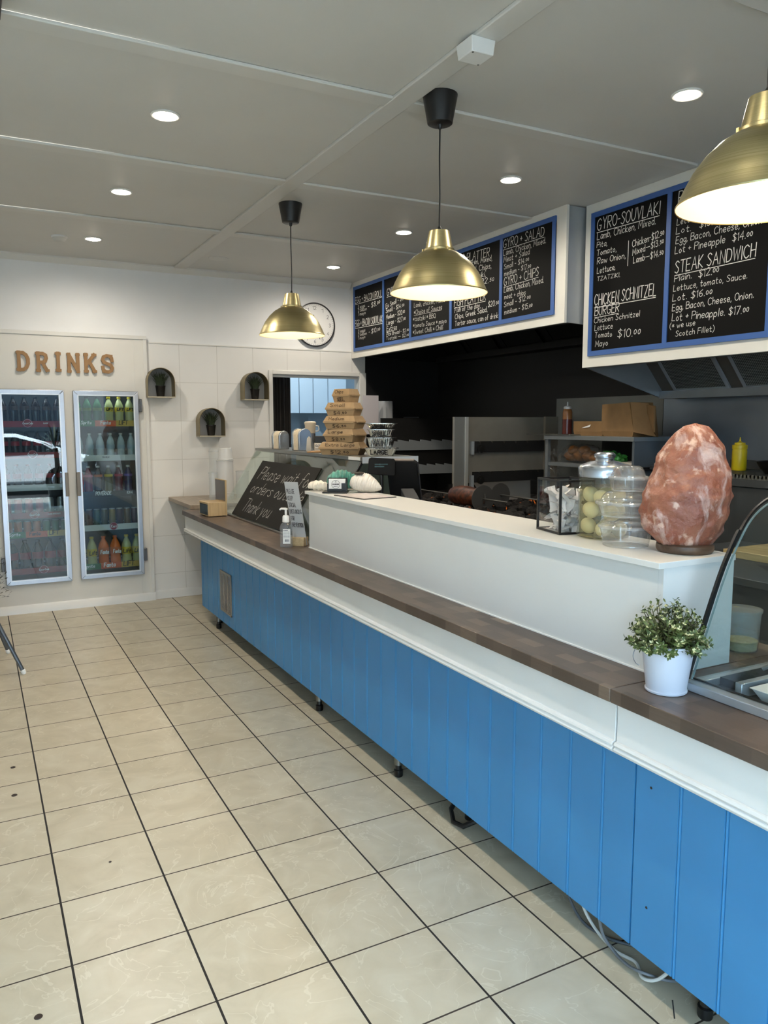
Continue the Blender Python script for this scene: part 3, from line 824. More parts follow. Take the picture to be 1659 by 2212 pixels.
# ------------------------------------------------------------------ DRINKS letters: slab-serif wooden letters
M_LET = grain('brown_mdf', '#8a6742', '#a27c52', 2, 6, .55)
LET = {
'D': ([[(.2, .04), (.2, .96)], [(.2, .93), (.5, .93), (.72, .82), (.85, .62), (.85, .38), (.72, .18), (.5, .07), (.2, .07)]], [(0, .0, .36, .13), (0, .87, .36, 1)]),
'R': ([[(.2, .04), (.2, .96)], [(.2, .93), (.55, .93), (.74, .85), (.78, .7), (.7, .54), (.5, .48), (.2, .48)], [(.48, .48), (.82, .05)]], [(0, 0, .38, .13), (0, .87, .36, 1), (.68, 0, 1, .13)]),
'I': ([[(.5, .04), (.5, .96)]], [(.2, 0, .8, .14), (.2, .86, .8, 1)]),
'N': ([[(.17, .04), (.17, .96)], [(.17, .94), (.83, .06)], [(.83, .04), (.83, .96)]], [(0, 0, .34, .12), (0, .88, .3, 1), (.66, .88, 1, 1)]),
'K': ([[(.18, .04), (.18, .96)], [(.82, .95), (.2, .4)], [(.42, .58), (.84, .05)]], [(0, 0, .38, .13), (0, .87, .36, 1), (.62, .87, 1, 1), (.64, 0, 1, .13)]),
'S': ([[(.86, .66), (.84, .8), (.68, .91), (.45, .93), (.22, .86), (.14, .7), (.24, .57), (.5, .5), (.76, .42), (.87, .28), (.78, .13), (.55, .06), (.3, .08), (.16, .2), (.14, .32)]], [(.74, .68, .92, .98), (.08, .02, .26, .3)]),
}
for ch, x, lab in (('D', .332, 'first'), ('R', .474, 'second'), ('I', .606, 'third'), ('N', .708, 'fourth'), ('K', .838, 'fifth'), ('S', .974, 'last')):
    st, bx = LET[ch]
    W_, H_ = (.103 if ch != 'I' else .075), .155
    mb = MB()
    dz = random.uniform(-.004, .004)
    for p in st:
        mb.ribbon([(a*W_, c*H_) for a, c in p], (0, -.004, 0), (1, 0, 0), (0, 0, 1), .0265, 0, .018)
    for a, c, e, f in bx:
        mb.box(a*W_, e*W_, -.0221, -.004, c*H_, f*H_)
    tag(obj('letter', mb, M_LET, None, (x, 6.9249, 1.979+dz), sharp=50), 'brown wooden letter %s, %s of the word DRINKS above the fridge doors' % (ch, lab), 'letter', 'DRINKS wall letters')

# ------------------------------------------------------------------ arched wall niches with little grass plants
M_GOLD = mk('niche_bronze', '#857652', .38, .7)
M_NBACK = mk('niche_back_grey', '#a9a9a8', .6)
M_GRASS = mk('grass_blade_green', '#27331a', .6, var=.35, vscale=40)
def niche(x, z, wd, lab, plab, seed):
    H_, D = .248, .125
    t = thing('arch_shelf', lab, 'wall shelf', (x, 6.9545, z), 0, 'arched wall shelves')
    def arc(r, h):
        p = [(-r, 0)]
        for k in range(25):
            a = PI-PI*k/24
            p.append((r*math.cos(a), h-r+r*math.sin(a)))
        return p+[(r, 0)]
    ou, inn = arc(wd/2, H_), arc(wd/2-.004, H_-.004)
    vs = []; fs = []
    for p in (ou, inn):
        for y in (0, -D):
            vs += [(a, y, c) for a, c in p]
    m = len(ou)
    for i in range(m-1):
        fs += [(i, i+1, m+i+1, m+i), (2*m+i, 3*m+i, 3*m+i+1, 2*m+i+1), (m+i, m+i+1, 3*m+i+1, 3*m+i)]
    obj('arch_band', MB().add(vs, fs), M_GOLD, t, sharp=60)
    obj('shelf', MB().box(-wd/2, wd/2, -D-.002, 0, -.006, .004), mk('niche_shelf_lit', '#b9b09a', .4, .3), t, bevel=.001)  # shelf coloured paler than the band to carry the light on its edge
    obj('back', MB().prism(inn, (0, -.003, 0), (1, 0, 0), (0, 0, 1), (0, .002, 0)), M_NBACK, t)
    g = thing('potted_grass', plab, 'plant', (x+.005, 6.9545-.058, z+.0042), 0, 'little grass plants in niches')
    obj('pot', MB().lathe([(.030, 0), (.031, .002), (.042, .086), (.044, .088), (.044, .094), (.040, .094), (.038, .08), (.0001, .08)], n=24, caps=True), M_BLACK, g)
    rnd = random.Random(seed); mb = MB()
    for k in range(230):
        a = rnd.uniform(0, 2*PI); r0 = rnd.uniform(0, .03); L_ = rnd.uniform(.075, .145); sp = rnd.uniform(.15, .62)*min(1, .35+r0/.03)
        p0 = Vector((r0*math.cos(a), r0*math.sin(a), .082)); out = Vector((math.cos(a+rnd.uniform(-.6, .6)), math.sin(a+rnd.uniform(-.6, .6))*.7, 0))
        pts = [p0+out*(L_*sp*q*q*1.2)+Vector((0, 0, L_*(q-.18*sp*q*q))) for q in (0, .4, .75, 1)]
        sd = out.cross(Vector((0, 0, 1))).normalized()
        if rnd.random() < .6: sd = Vector((1, 0, 0))
        wv = [.0022, .0022, .0014, .0002]
        vs = []
        for p, w_ in zip(pts, wv):
            vs += [p-sd*w_, p+sd*w_]
        mb.add(vs, [(0, 1, 3, 2), (2, 3, 5, 4), (4, 5, 7, 6)])
    obj('grass', mb, M_GRASS, g)
niche(1.448, 1.784, .232, 'bronze arched wall shelf beside the coolroom edge', 'small potted grass in the arched shelf beside the coolroom edge', 1)
niche(1.882, 1.445, .232, 'bronze arched wall shelf lowest of three, above the plastic tubs', 'small potted grass in the lowest arched shelf', 2)
niche(2.298, 1.772, .232, 'bronze arched wall shelf beside the back room opening', 'small potted grass in the arched shelf beside the back room opening', 3)
# ------------------------------------------------------------------ glass coolroom doors
FG = clear('fridge_glass', (.80, .87, .88), 1.62)
def fridge_door(lab, x0, x1, z0, z1, hside):
    t = thing('drinks_fridge', lab, 'fridge', ((x0+x1)/2, 6.925, z0))
    ya, yb = 6.88, 6.9225
    fwid = .036
    for nm, q in (('frame_stile', [(x0, z0), (x0+fwid, z0+fwid), (x0+fwid, z1-fwid), (x0, z1)]), ('frame_stile', [(x1, z0), (x1, z1), (x1-fwid, z1-fwid), (x1-fwid, z0+fwid)]), ('frame_rail', [(x0, z1), (x0+fwid, z1-fwid), (x1-fwid, z1-fwid), (x1, z1)]), ('frame_rail', [(x0, z0), (x1, z0), (x1-fwid, z0+fwid), (x0+fwid, z0+fwid)])):
        o = obj(nm, MB().prism(q, (0, ya, 0), (1, 0, 0), (0, 0, 1), (0, yb-ya, 0)), M_ALU, t, world=True, bevel=.003)
        # raised inner lip
        cx, cz = (x0+x1)/2, (z0+z1)/2
    lip = MB()
    a, b_, c, d = x0+fwid-.004, x1-fwid+.004, z0+fwid-.004, z1-fwid+.004
    lip.box(a, a+.009, ya-.003, ya+.02, c, d).box(b_-.009, b_, ya-.003, ya+.02, c, d).box(a+.009, b_-.009, ya-.003, ya+.02, d-.009, d).box(a+.009, b_-.009, ya-.003, ya+.02, c, c+.009)
    obj('glazing_bead', lip, mk('bead_white_alu', '#e3e8ee', .3, .5), t, world=True)
    obj('glass', MB().box(a+.006, b_-.006, ya+.012, ya+.016, c+.006, d-.006), FG, t, world=True)
    hx = (x1-.022, x1+.004) if hside > 0 else (x0-.004, x0+.026)
    obj('handle', MB().box(hx[0], hx[1], ya-.014, ya-.0005, .958, 1.156), mk('handle_bronze', '#7d746a', .4, .6), t, world=True, bevel=.003)
    hs = x0 if hside > 0 else x1
    for z in (1.71, .42):
        h = MB(); s = -1 if hside > 0 else 1
        h.box(min(hs+s*.001, hs+s*.030), max(hs+s*.001, hs+s*.030), ya+.004, yb, z-.055, z+.055)
        h.box(min(hs-s*.002, hs+s*.012), max(hs-s*.002, hs+s*.012), ya-.008, ya+.004, z-.045, z+.045)
        obj('hinge', h, mk('hinge_grey', '#6d6f72', .4, .8), t, world=True, bevel=.004)
    return t
fridge_door('left aluminium framed glass door drinks fridge with cola shelves behind', .172, .672, .247, 1.83, 1)
fridge_door('right aluminium framed glass door drinks fridge with orange soft drinks below', .742, 1.261, .247, 1.828, -1)
M_RED = mk('strip_red', '#8e1826', .4)
M_WST = mk('strip_white', '#c5ccd0', .4)
M_GRN = mk('strip_green', '#1d6b46', .4)
M_ORG = mk('strip_orange', '#c8562c', .4)
M_YEL = mk('strip_yellow', '#b99a3a', .4)
M_INKW = mk('print_white', '#e9ebee', .5)
M_INKB = mk('print_black', '#15151a', .5)
M_WIRE = mk('shelf_wire', '#a9aeb2', .35, .7)
def shelf(x0, x1, z, lab, strip, logos):
    """wire fridge shelf at height z with a printed front strip"""
    t = thing('fridge_shelf', lab, 'fridge shelf', ((x0+x1)/2, 7.3, z))
    mb = MB()
    mb.box(x0, x1, 7.015, 7.022, z-.014, z).box(x0, x1, 7.55, 7.557, z-.012, z)
    for k in range(15):
        x = x0+.012+(x1-x0-.024)*k/14
        mb.box(x-.002, x+.002, 7.022, 7.55, z-.005, z)
    obj('rack', mb, M_WIRE, t, world=True)
    if strip:
        x = x0+.004; wd = (x1-x0-.008)/len(strip)
        for m in strip:
            p = obj('price_strip', MB().box(x, x+wd-.0004, 7.008, 7.0145, z-.016, z+.034), m, t, world=True)
            x += wd
    L = {}
    for txt, fx, h, m, disc in logos:
        cx = x0+(x1-x0)*fx
        if disc:
            dd = obj('logo_disc', MB().lathe([(disc, 0), (disc, .003)], (cx, 7.0075, z+.016), 28, True, AX), mk('disc_rim', '#c9929a', .5), t, world=True)
            obj('logo_face', MB().lathe([(disc*.88, 0), (disc*.88, .0006)], (cx, 7.0043, z+.016), 28, True, AX), M_RED if m is M_INKW else M_DARK, dd, world=True)
        mb = MB(); wd = h*.52*len(txt)
        lettering(mb, txt, (cx-wd/2, 7.0033 if disc else 7.0078, z+.016-h/2), (1, 0, 0), (0, 0, 1), wd, h, h*.16, .0004, 0, .12, 0)
        obj('lettering', mb, m, t, world=True)
    return t
XL0, XL1, XR0, XR1 = .17, .675, .745, 1.265
CC = lambda fx: ('Coca-Cola', fx, .016, M_INKW, .034)
shelf(XL0, XL1, .325, 'red fronted fridge shelf at bottom of left door', [M_RED], [CC(.58)])
shelf(XL0, XL1, .632, 'fridge shelf of orange and green cans in left door', [M_GRN, M_ORG, M_YEL], [('Sprite', .17, .026, M_INKW, 0), ('Fanta', .47, .03, M_INKB, 0), ('LIFT', .76, .034, M_INKB, 0)])
shelf(XL0, XL1, .79, 'red fronted fridge shelf under red cans in left door', [M_RED], [CC(.48), ('CLASSIC REFRESHMENT', .78, .010, M_INKW, 0)])
shelf(XL0, XL1, 1.022, 'plain fridge shelf at handle height in left door', [M_WST], [])
shelf(XL0, XL1, 1.29, 'fridge shelf of small cola bottles behind reflections in left door', [M_RED], [CC(.5)])
shelf(XL0, XL1, 1.545, 'red fronted fridge shelf at top of left door', [M_RED], [CC(.45), ('CLASSIC', .72, .010, M_INKW, 0)])
shelf(XR0, XR1, .318, 'green orange yellow fronted fridge shelf at bottom of right door', [M_GRN, M_ORG, M_YEL], [('Sprite', .15, .028, M_INKW, 0), ('Fanta', .47, .036, M_INKW, 0), ('LIFT', .78, .042, M_INKB, 0)])
shelf(XR0, XR1, .655, 'white fronted fridge shelf under slim cans in right door', [M_WST], [('Keri', .56, .022, M_INKW, .033)])
shelf(XR0, XR1, .945, 'black fronted fridge shelf with white sports drink lettering in right door', [mk('strip_black', '#101216', .35)], [('POWERADE', .42, .03, M_INKW, 0), ('ION4', .84, .022, M_INKW, 0)])
shelf(XR0, XR1, 1.255, 'white fronted fridge shelf of water bottles in right door', [M_WST], [('FRANKLIN', .48, .014, M_INKB, 0)])
shelf(XR0, XR1, 1.55, 'green orange yellow fronted fridge shelf at top of right door', [M_GRN, M_ORG, M_YEL], [('Sprite', .2, .026, M_INKW, 0), ('Fanta', .5, .03, M_INKW, 0), ('LIFT', .78, .034, M_INKB, 0)])
def liquid(name, c, rough=.12):
    return mk('drink_'+name, c, rough, spec=.6)
def bottle(kind, h, r, body, cap, label, lcol, lz=(.38, .62), neck=.28, txt=None, tm=None):
    t = thing(kind, '', 'drink')
    s = h
    pr = [(r*.82, 0), (r*.95, s*.02), (r, s*.05), (r*.97, s*.2), (r*.93, s*.34), (r, s*.4), (r, s*.62), (r*.9, s*.70), (r*.6, s*.82), (r*neck+.004, s*.89), (r*neck+.002, s*.935)]
    obj('body', MB().lathe(pr, n=18), body, t)
    obj('cap', MB().lathe([(r*neck+.006, s*.935), (r*neck+.006, s*.995), (r*neck+.004, s)], n=14), cap, t)
    if lcol is not None:
        lb = obj('label', MB().lathe([(r+.0012, s*lz[0]), (r+.0012, s*lz[1])], n=18, caps=False), lcol, t)
        if txt:
            m = MB(); k = r*.95
            lettering(m, txt, (-k*.75, -r-.0012, s*(lz[0]+.05)), (1, 0, 0), (0, 0, 1), k*1.5, s*(lz[1]-lz[0])*.5, .006, .001, 0, .15)
            obj('lettering', m, tm, lb)
    return t
def can(h, r, col, top=None):
    t = thing('drink_can', '', 'drink')
    obj('body', MB().lathe([(r*.8, 0), (r, h*.06), (r, h*.88), (r*.86, h*.96)], n=18), col, t)
    obj('lid', MB().lathe([(r*.88, h*.96), (r*.88, h), (r*.8, h), (r*.78, h*.985), (.0001, h*.985)], n=18, caps=False), mk('can_alu', '#b9bcbf', .3, .9), t)
    return t
def row(proto, xs, y, z, labels, group):
    """set a run of one kind along a shelf: xs positions; one label if nothing tells them apart"""
    for i, x in enumerate(xs):
        o = proto if i == 0 else dup(proto, (0, 0, 0))
        o.location = (x, y, z); o.rotation_euler.z = random.uniform(-.2, .2)
        o['label'] = labels; o['group'] = group
def span(a, b, n_):
    return [a+(b-a)*i/(n_-1) for i in range(n_)]
M_COLA = liquid('cola', '#1c0f0c'); M_ORD = liquid('orange', '#d4641a'); M_LEM = liquid('lemon', '#b9bd84'); M_GRB = liquid('green', '#17603a'); M_WAT = mk('drink_water', '#9fb0b8', .1)
M_CAPR = mk('cap_red', '#7a1620', .4); M_CAPB = mk('cap_dark', '#16171a', .4); M_CAPY = mk('cap_yellow', '#d0b83a', .4); M_CAPO = mk('cap_orange', '#c65a20', .4); M_CAPW = mk('cap_white', '#cfd3d6', .4)
M_LRED = mk('label_red', '#8c1c26', .4); M_LYEL = mk('label_yellow', '#c9b32c', .4); M_LORG = mk('label_orange', '#b9571c', .4)
YB = 7.075
row(bottle('drink_bottle', .262, .044, M_COLA, M_CAPB, '', M_LRED, (.4, .62)), span(.235, .62, 5), YB, .3255, 'large dark cola bottle with red label on bottom shelf of left fridge', 'cola bottles on bottom left shelf')
row(can(.118, .031, mk('can_orange', '#a65a2c', .35, .3)), span(.215, .43, 4), YB, .6325, 'orange soft drink can on left fridge shelf below the red cans', 'orange cans in left fridge')
row(can(.118, .031, mk('can_green', '#1d5f3e', .35, .3)), span(.505, .645, 3), YB, .6325, 'green soft drink can on left fridge shelf below the red cans', 'green cans in left fridge')
row(can(.15, .031, mk('can_red', '#b01a20', .32, .3)), span(.215, .46, 4), YB, .7905, 'red cola can on left fridge shelf above the orange cans', 'red cans in left fridge')
row(can(.15, .031, mk('can_silver', '#a9abad', .3, .7)), span(.54, .625, 2), YB, .7905, 'silver cola can beside the red cans in left fridge', 'silver cans in left fridge')
row(bottle('drink_bottle', .2, .033, M_COLA, M_CAPR, '', M_LRED, (.42, .62)), span(.215, .635, 6), YB, 1.0225, 'small dark cola bottle on handle height shelf of left fridge', 'cola bottles at handle height')
row(bottle('drink_bottle', .205, .033, M_COLA, M_CAPB, '', M_LRED, (.42, .6)), span(.215, .635, 6), YB, 1.2905, 'small dark cola bottle on second shelf from top of left fridge', 'cola bottles on second left shelf')
row(bottle('drink_bottle', .235, .036, M_COLA, M_CAPB, '', mk('label_grey', '#4b3a36', .4), (.52, .66)), span(.215, .635, 6), YB, 1.5455, 'dark cola bottle on top shelf of left fridge', 'cola bottles on top left shelf')
LF = bottle('drink_bottle', .262, .042, M_LEM, M_CAPY, '', M_LYEL, (.36, .6), txt='Lift', tm=M_INKB)
row(LF, [.768, .858, 1.148, 1.238], YB, .3185, 'pale lemon soft drink bottle with yellow label on bottom shelf of right fridge', 'lemon bottles on bottom right shelf')
row(bottle('drink_bottle', .262, .045, M_ORD, M_CAPO, '', M_LORG, (.38, .62), txt='Fanta', tm=M_INKW), [.955, 1.052], YB, .3185, 'orange soft drink bottle on bottom shelf of right fridge', 'orange bottles on bottom right shelf')
CJ = [('#4c2a30', 'dull purple'), ('#5b3b30', 'brown'), ('#2d4a36', 'dark green'), ('#5c5636', 'olive'), ('#8a7434', 'tan yellow'), ('#4a3038', 'plum'), ('#6b5230', 'amber'), ('#50323a', 'wine red')]
for i, (c, nm_) in enumerate(CJ):
    o = can(.165, .028, mk('slim_can_'+nm_.replace(' ', '_'), c, .35, .2)); o.location = (.785+.063*i, YB, .6555)
    o['label'] = '%s slim drink can on white fronted shelf of right fridge' % nm_; o['group'] = 'slim cans in right fridge'
SP = [('#7d1c2c', '#b13043', 'dark red'), ('#2a1b16', '#c26a3a', 'black and orange'), ('#4a4a1e', '#c9b736', 'black and yellow'), ('#5c1426', '#b23a4e', 'berry red'), ('#1d2a5c', '#5a4fa0', 'blue'), ('#a01e24', '#a01e24', 'bright red')]
for i, x in enumerate((.855, .935, 1.02, 1.105, 1.185, .785)):
    c, l, nm_ = SP[i]
    o = bottle('drink_bottle', .25, .035, liquid(nm_.replace(' ', '_'), c), M_CAPW, '', mk('label_'+nm_.replace(' ', '_'), l, .4), (.62, .7)); o.location = (x, YB, .9455)
    o['label'] = '%s sports drink bottle above the white sports drink lettering' % nm_; o['group'] = 'sports drink bottles in right fridge'
row(bottle('drink_bottle', .22, .033, M_WAT, M_CAPW, '', mk('label_pale', '#8fa4b4', .4), (.4, .55)), span(.79, 1.22, 6), YB, 1.2555, 'clear water bottle on second shelf from top of right fridge', 'water bottles in right fridge')
row(bottle('drink_bottle', .235, .038, M_GRB, M_CAPB, '', mk('label_leaf', '#5c7a2c', .4), (.5, .6)), span(.785, .95, 3), YB, 1.5505, 'green lemonade bottle on top shelf of right fridge', 'green bottles in right fridge')
row(bottle('drink_bottle', .235, .037, M_LEM, M_CAPY, '', M_LYEL, (.46, .62), txt='LIFT', tm=M_INKB), span(1.045, 1.215, 3), YB, 1.5505, 'yellow labelled lemon bottle on top shelf of right fridge', 'lemon bottles on top right shelf')
# fridge tube lights behind the mullions
lamp('fridge_tube', 'AREA', (.42, 7.06, 1.945), 1.3, (.85, .93, 1), shape='RECTANGLE', size=.4, size_y=.05)
lamp('fridge_tube', 'AREA', (1.0, 7.06, 1.945), 1.3, (.85, .93, 1), shape='RECTANGLE', size=.4, size_y=.05)
# ------------------------------------------------------------------ things on the far end of the worktop
ZW, ZL, ZD, ZF = .8735, 1.1915, 1.3655, .9095
M_OAK = grain('light_oak', '#b39a74', '#cfb68c', 0, 12, .5)
M_OAKU = grain('light_oak_upright', '#b39a74', '#ccb389', 2, 12, .5)
t = thing('tip_box', 'small oak box with dark window and tall upright panel on worktop end', 'box', (1.562, 5.702, ZW), math.radians(3))
obj('box', MB().box(-.072, .06, -.10, .11, .004, .105), M_OAKU, t, bevel=.002)
obj('window', MB().box(-.0745, -.0718, -.085, .095, .014, .092), mk('box_window', '#34383c', .15), t)
obj('upright_panel', MB().box(.0605, .0725, -.10, .125, .004, .268), M_OAKU, t, bevel=.001)
obj('panel_face', MB().box(.0585, .0603, -.094, .12, .112, .262), mk('panel_face_grey', '#6f665d', .18), t)
obj('foot', MB().box(-.06, .05, -.09, .10, 0, .004), M_BLACK, t)

M_TUB = clear('milky_plastic', (.93, .94, .94), 1.4, .62, (.92, .92, .91), .12)
M_TUBC = clear('clear_plastic', (.93, .95, .95), 1.6, .25, (.9, .9, .9), .05)
def tubstack(name, lab, x, y, z, prof, m, rims, cat='tub'):
    t = thing(name, lab, cat, (x, y, z), 0)
    obj('wall', MB().lathe(prof, n=28), m, t)
    if rims:
        b = MB()
        for r, h in rims: b.lathe([(r, h), (r+.004, h+.001), (r+.004, h+.006), (r, h+.007)], n=28, caps=False)
        obj('rim', b, m, t)
    return t
tubstack('plastic_tub', 'tall stack of milky plastic tubs on the counter flap behind the oak box', 1.905, 6.55, ZF, [(.07, 0), (.07, .33), (.0001, .331)], M_TUB, [(.07, .02), (.07, .05), (.07, .326)])
tubstack('plastic_tub', 'upturned milky tub on top of the tall tub stack by the tiled wall', 1.912, 6.55, ZF+.338, [(.064, 0), (.053, .098), (.048, .102), (.0001, .102)], M_TUB, [(.064, 0)])
tubstack('plastic_cup', 'tall sleeve of clear cups left of the milky tub stack', 1.79, 6.52, ZF, [(.036, 0), (.036, .235), (.0001, .236)], M_TUBC, [(.036, .02), (.036, .225)], 'cups')
tubstack('plastic_tub', 'pale tub stack half hidden behind the tall milky tubs', 1.885, 6.76, ZF, [(.06, 0), (.06, .40), (.05, .43), (.0001, .431)], M_TUBC, [(.06, .40)])
tubstack('plastic_tub', 'clear tub stack between the oak box panel and the sloped case', 2.06, 6.56, ZF, [(.055, 0), (.055, .235), (.0001, .236)], M_TUBC, [(.055, .23)])

# hand sanitiser
M_GEL = clear('sanitiser_plastic', (.90, .92, .95), 1.42, .10, (.8, .84, .9), .03)
t = thing('sanitiser_bottle', 'clear pump bottle of hand sanitiser on the worktop by the sign', 'bottle', (1.512, 4.035, ZW), math.radians(-25)); t.scale = (1.14, 1.14, 1.14)
obj('body', MB().lathe([(.028, 0), (.031, .004), (.031, .095), (.026, .112), (.014, .122), (.013, .126)], n=28, sy=.7), M_GEL, t)
lb = obj('label', MB().cbox(.004, -.0232, .056, .036, .0008, .072), M_WHITEP, t)
L = MB()
for k in range(6):
    fine_print(L, (-.011, -.0237, .083-.007*k), (1, 0, 0), (0, 0, 1), .030 if k else .022, .0022 if k else .004, 5)
for k in range(12):
    L.ribbon([(k*.0018, 0), (k*.0018, .011)], (-.004, -.0237, .03), (1, 0, 0), (0, 0, 1), random.choice((.0006, .0012)), .0002)
obj('print', L, mk('print_slate', '#50566a', .6), lb)
obj('collar', MB().lathe([(.0155, .122), (.0175, .124), (.0165, .15), (.013, .156)], n=24), M_WHITEP, t)
obj('pump', MB().lathe([(.0055, .156), (.0055, .182), (.009, .184), (.009, .192)], n=16).tube([(0, 0, .188), (-.022, 0, .189), (-.030, 0, .184)], [.006, .005, .004], 10), M_WHITEP, t)

# acrylic social distancing sign on its oak foot
t = thing('acrylic_sign', 'leaning clear acrylic sign asking for social distancing, in a small wooden foot', 'sign', (1.598, 4.012, ZW))
ud = Vector((.66, -.75, 0)).normalized(); vd = Vector((-.14, .03, 1)).normalized()
pd_ = Vector((ud.y, -ud.x, 0)); fo = Vector((1.572, 4.095, ZW))
for q0, q1 in ((-.001, .030), (.036, .058)):
    obj('foot', MB().prism([(0, q0), (.088, q0), (.088, q1), (0, q1)], fo-pd_*.024, ud, -pd_ if False else pd_, (0, 0, .048)), M_OAK, t, world=True, bevel=.0015)
o = Vector((1.584, 4.092, .876))+pd_*.0085
wn_ = ud.cross(vd).normalized()
obj('plate', MB().prism([(0, 0), (.084, 0), (.084, .362), (0, .362)], o, ud, vd, wn_*-.004), clear('acrylic_sheet', (.86, .88, .89), 1.5, .5, (.72, .74, .76)), t, world=True)
L = MB()
for k, (s, wd) in enumerate((('PLEASE', .046), ('KEEP', .030), ('SOCIAL', .044), ('DISTANCING', .072), ('FOR', .022), ('PREVENTION', .070))):
    lettering(L, s, o+ud*.008+vd*(.296-.0385*k), ud, vd, wd, .0235, .0026, .0006)
obj('lettering', L, mk('sign_ink', '#35343a', .6), t, world=True)

# ------------------------------------------------------------------ on top of the display case
M_CHROME = mk('chrome', '#c9ced4', .22, .9)
def napkin(lab, x, y, rz, s=1.0):
    t = thing('napkin_dispenser', lab, 'napkin dispenser', (x, y, ZD), rz)
    pr = [(-.045, 0), (.045, 0), (.047, .10)]+[(.047*math.cos(a), .10+.045*math.sin(a)) for a in [PI*k/14 for k in range(1, 14)]]+[(-.047, .10)]
    pr = [(a*s, c*s) for a, c in pr]
    obj('side_plate', MB().prism(pr, (0, -.055, 0), (1, 0, 0), (0, 0, 1), (0, .02, 0)), M_CHROME, t, bevel=.003)
    obj('napkins', MB().prism([(a*.93, .004+c*.95) for a, c in pr], (0, -.034, 0), (1, 0, 0), (0, 0, 1), (0, .066, 0)), mk('napkin_cream', '#d9cbb2', .85, var=.08, vscale=60), t)
    obj('side_plate', MB().prism(pr, (0, .033, 0), (1, 0, 0), (0, 0, 1), (0, .02, 0)), M_CHROME, t, bevel=.003)
napkin('chrome napkin dispenser furthest left on the stainless case top', 2.045, 5.55, math.radians(15), .95)
napkin('curved chrome napkin dispenser next to the black number box', 2.075, 5.20, math.radians(8), 1.08)
t = thing('steel_canister', 'shiny steel canister carrying the cream mug on the case top', 'canister', (2.215, 5.37, ZD))
obj('body', MB().lathe([(.036, 0), (.038, .004), (.038, .118), (.034, .12)], n=28), M_CHROME, t)
t = thing('mug', 'cream mug with white handle standing on the steel canister', 'mug', (2.215, 5.37, ZD+.1203))
M_MUG = mk('mug_cream', '#e6d9c4', .4)
obj('body', MB().lathe([(.036, 0), (.038, .003), (.040, .062), (.044, .068), (.044, .080), (.036, .086), (.0001, .087)], n=28), M_MUG, t)
obj('handle', MB().tube([(.038, -.014, .055), (.056, -.022, .052), (.060, -.024, .03), (.052, -.020, .014), (.037, -.013, .014)], .005, 8), M_WHITEP, t)
t = thing('sauce_bottle', 'dark chilli sauce bottle with green cap behind the kraft boxes', 'bottle', (2.275, 5.12, ZD))
obj('body', MB().lathe([(.026, 0), (.028, .004), (.028, .08), (.022, .105), (.012, .125), (.012, .135)], n=20), mk('chilli_sauce', '#3a1210', .2), t)
obj('cap', MB().lathe([(.014, .133), (.014, .15), (.006, .172), (.003, .175)], n=16), mk('cap_green', '#1f4a35', .4), t)
t = thing('number_box', 'black box with white number cards between napkins and kraft boxes', 'box', (2.125, 4.90, ZD), math.radians(-25))
obj('tray', MB().box(-.07, .07, -.04, .04, 0, .06), mk('card_tray', '#b6b2a9', .5), t, bevel=.002)
obj('lid', MB().box(-.065, .075, -.03, .05, .06, .108), M_BLACK, t, bevel=.003)
c = obj('card', MB().box(-.062, -.012, -.0425, -.0405, .028, .058), M_WHITEP, t)
lettering(L := MB(), 'OLIVE', (-.06, -.0426, .036), (1, 0, 0), (0, 0, 1), .044, .014, .003, .0003)
obj('lettering', L, M_INKB, c)
c = obj('card', MB().hexa([(.02, -.052, .052), (.078, -.052, .052), (.078, -.048, .052), (.02, -.048, .052), (.02, -.052, .078), (.078, -.052, .078), (.078, -.048, .078), (.02, -.048, .078)]), M_WHITEP, t)
lettering(L := MB(), '2000', (.026, -.0521, .057), (1, 0, 0), (0, 0, 1), .046, .016, .004, .0003)
obj('lettering', L, M_INKB, c)
obj('grey_card', MB().box(-.008, .03, -.046, -.0445, .03, .07), mk('card_grey', '#8f9498', .4), t)
t = thing('napkin_stand', 'small white upright card stand in front of the black number box', 'stand', (2.04, 4.98, ZD), math.radians(-20))
obj('stand', MB().prism([(-.018, 0), (.018, 0), (.014, .095), (.004, .105), (-.010, .09)], (0, -.02, 0), (1, 0, 0), (0, 0, 1), (0, .04, 0)), mk('stand_grey', '#c3bfb7', .5), t, bevel=.002)
tag(obj('paper_bag', MB().add([(-.07, -.05, 0), (.06, -.06, .003), (.08, .04, .008), (-.05, .06, .002), (-.07, -.05, .006), (.06, -.06, .012), (.08, .04, .014), (-.05, .06, .008)], [(0, 3, 2, 1), (4, 5, 6, 7), (0, 1, 5, 4), (1, 2, 6, 5), (2, 3, 7, 6), (3, 0, 4, 7)]), mk('kraft_bag', '#a5815a', .8, var=.1), None, (2.035, 4.80, ZD), rz=-.5), 'flat brown paper bag lying at front edge of the case top', 'paper bag')

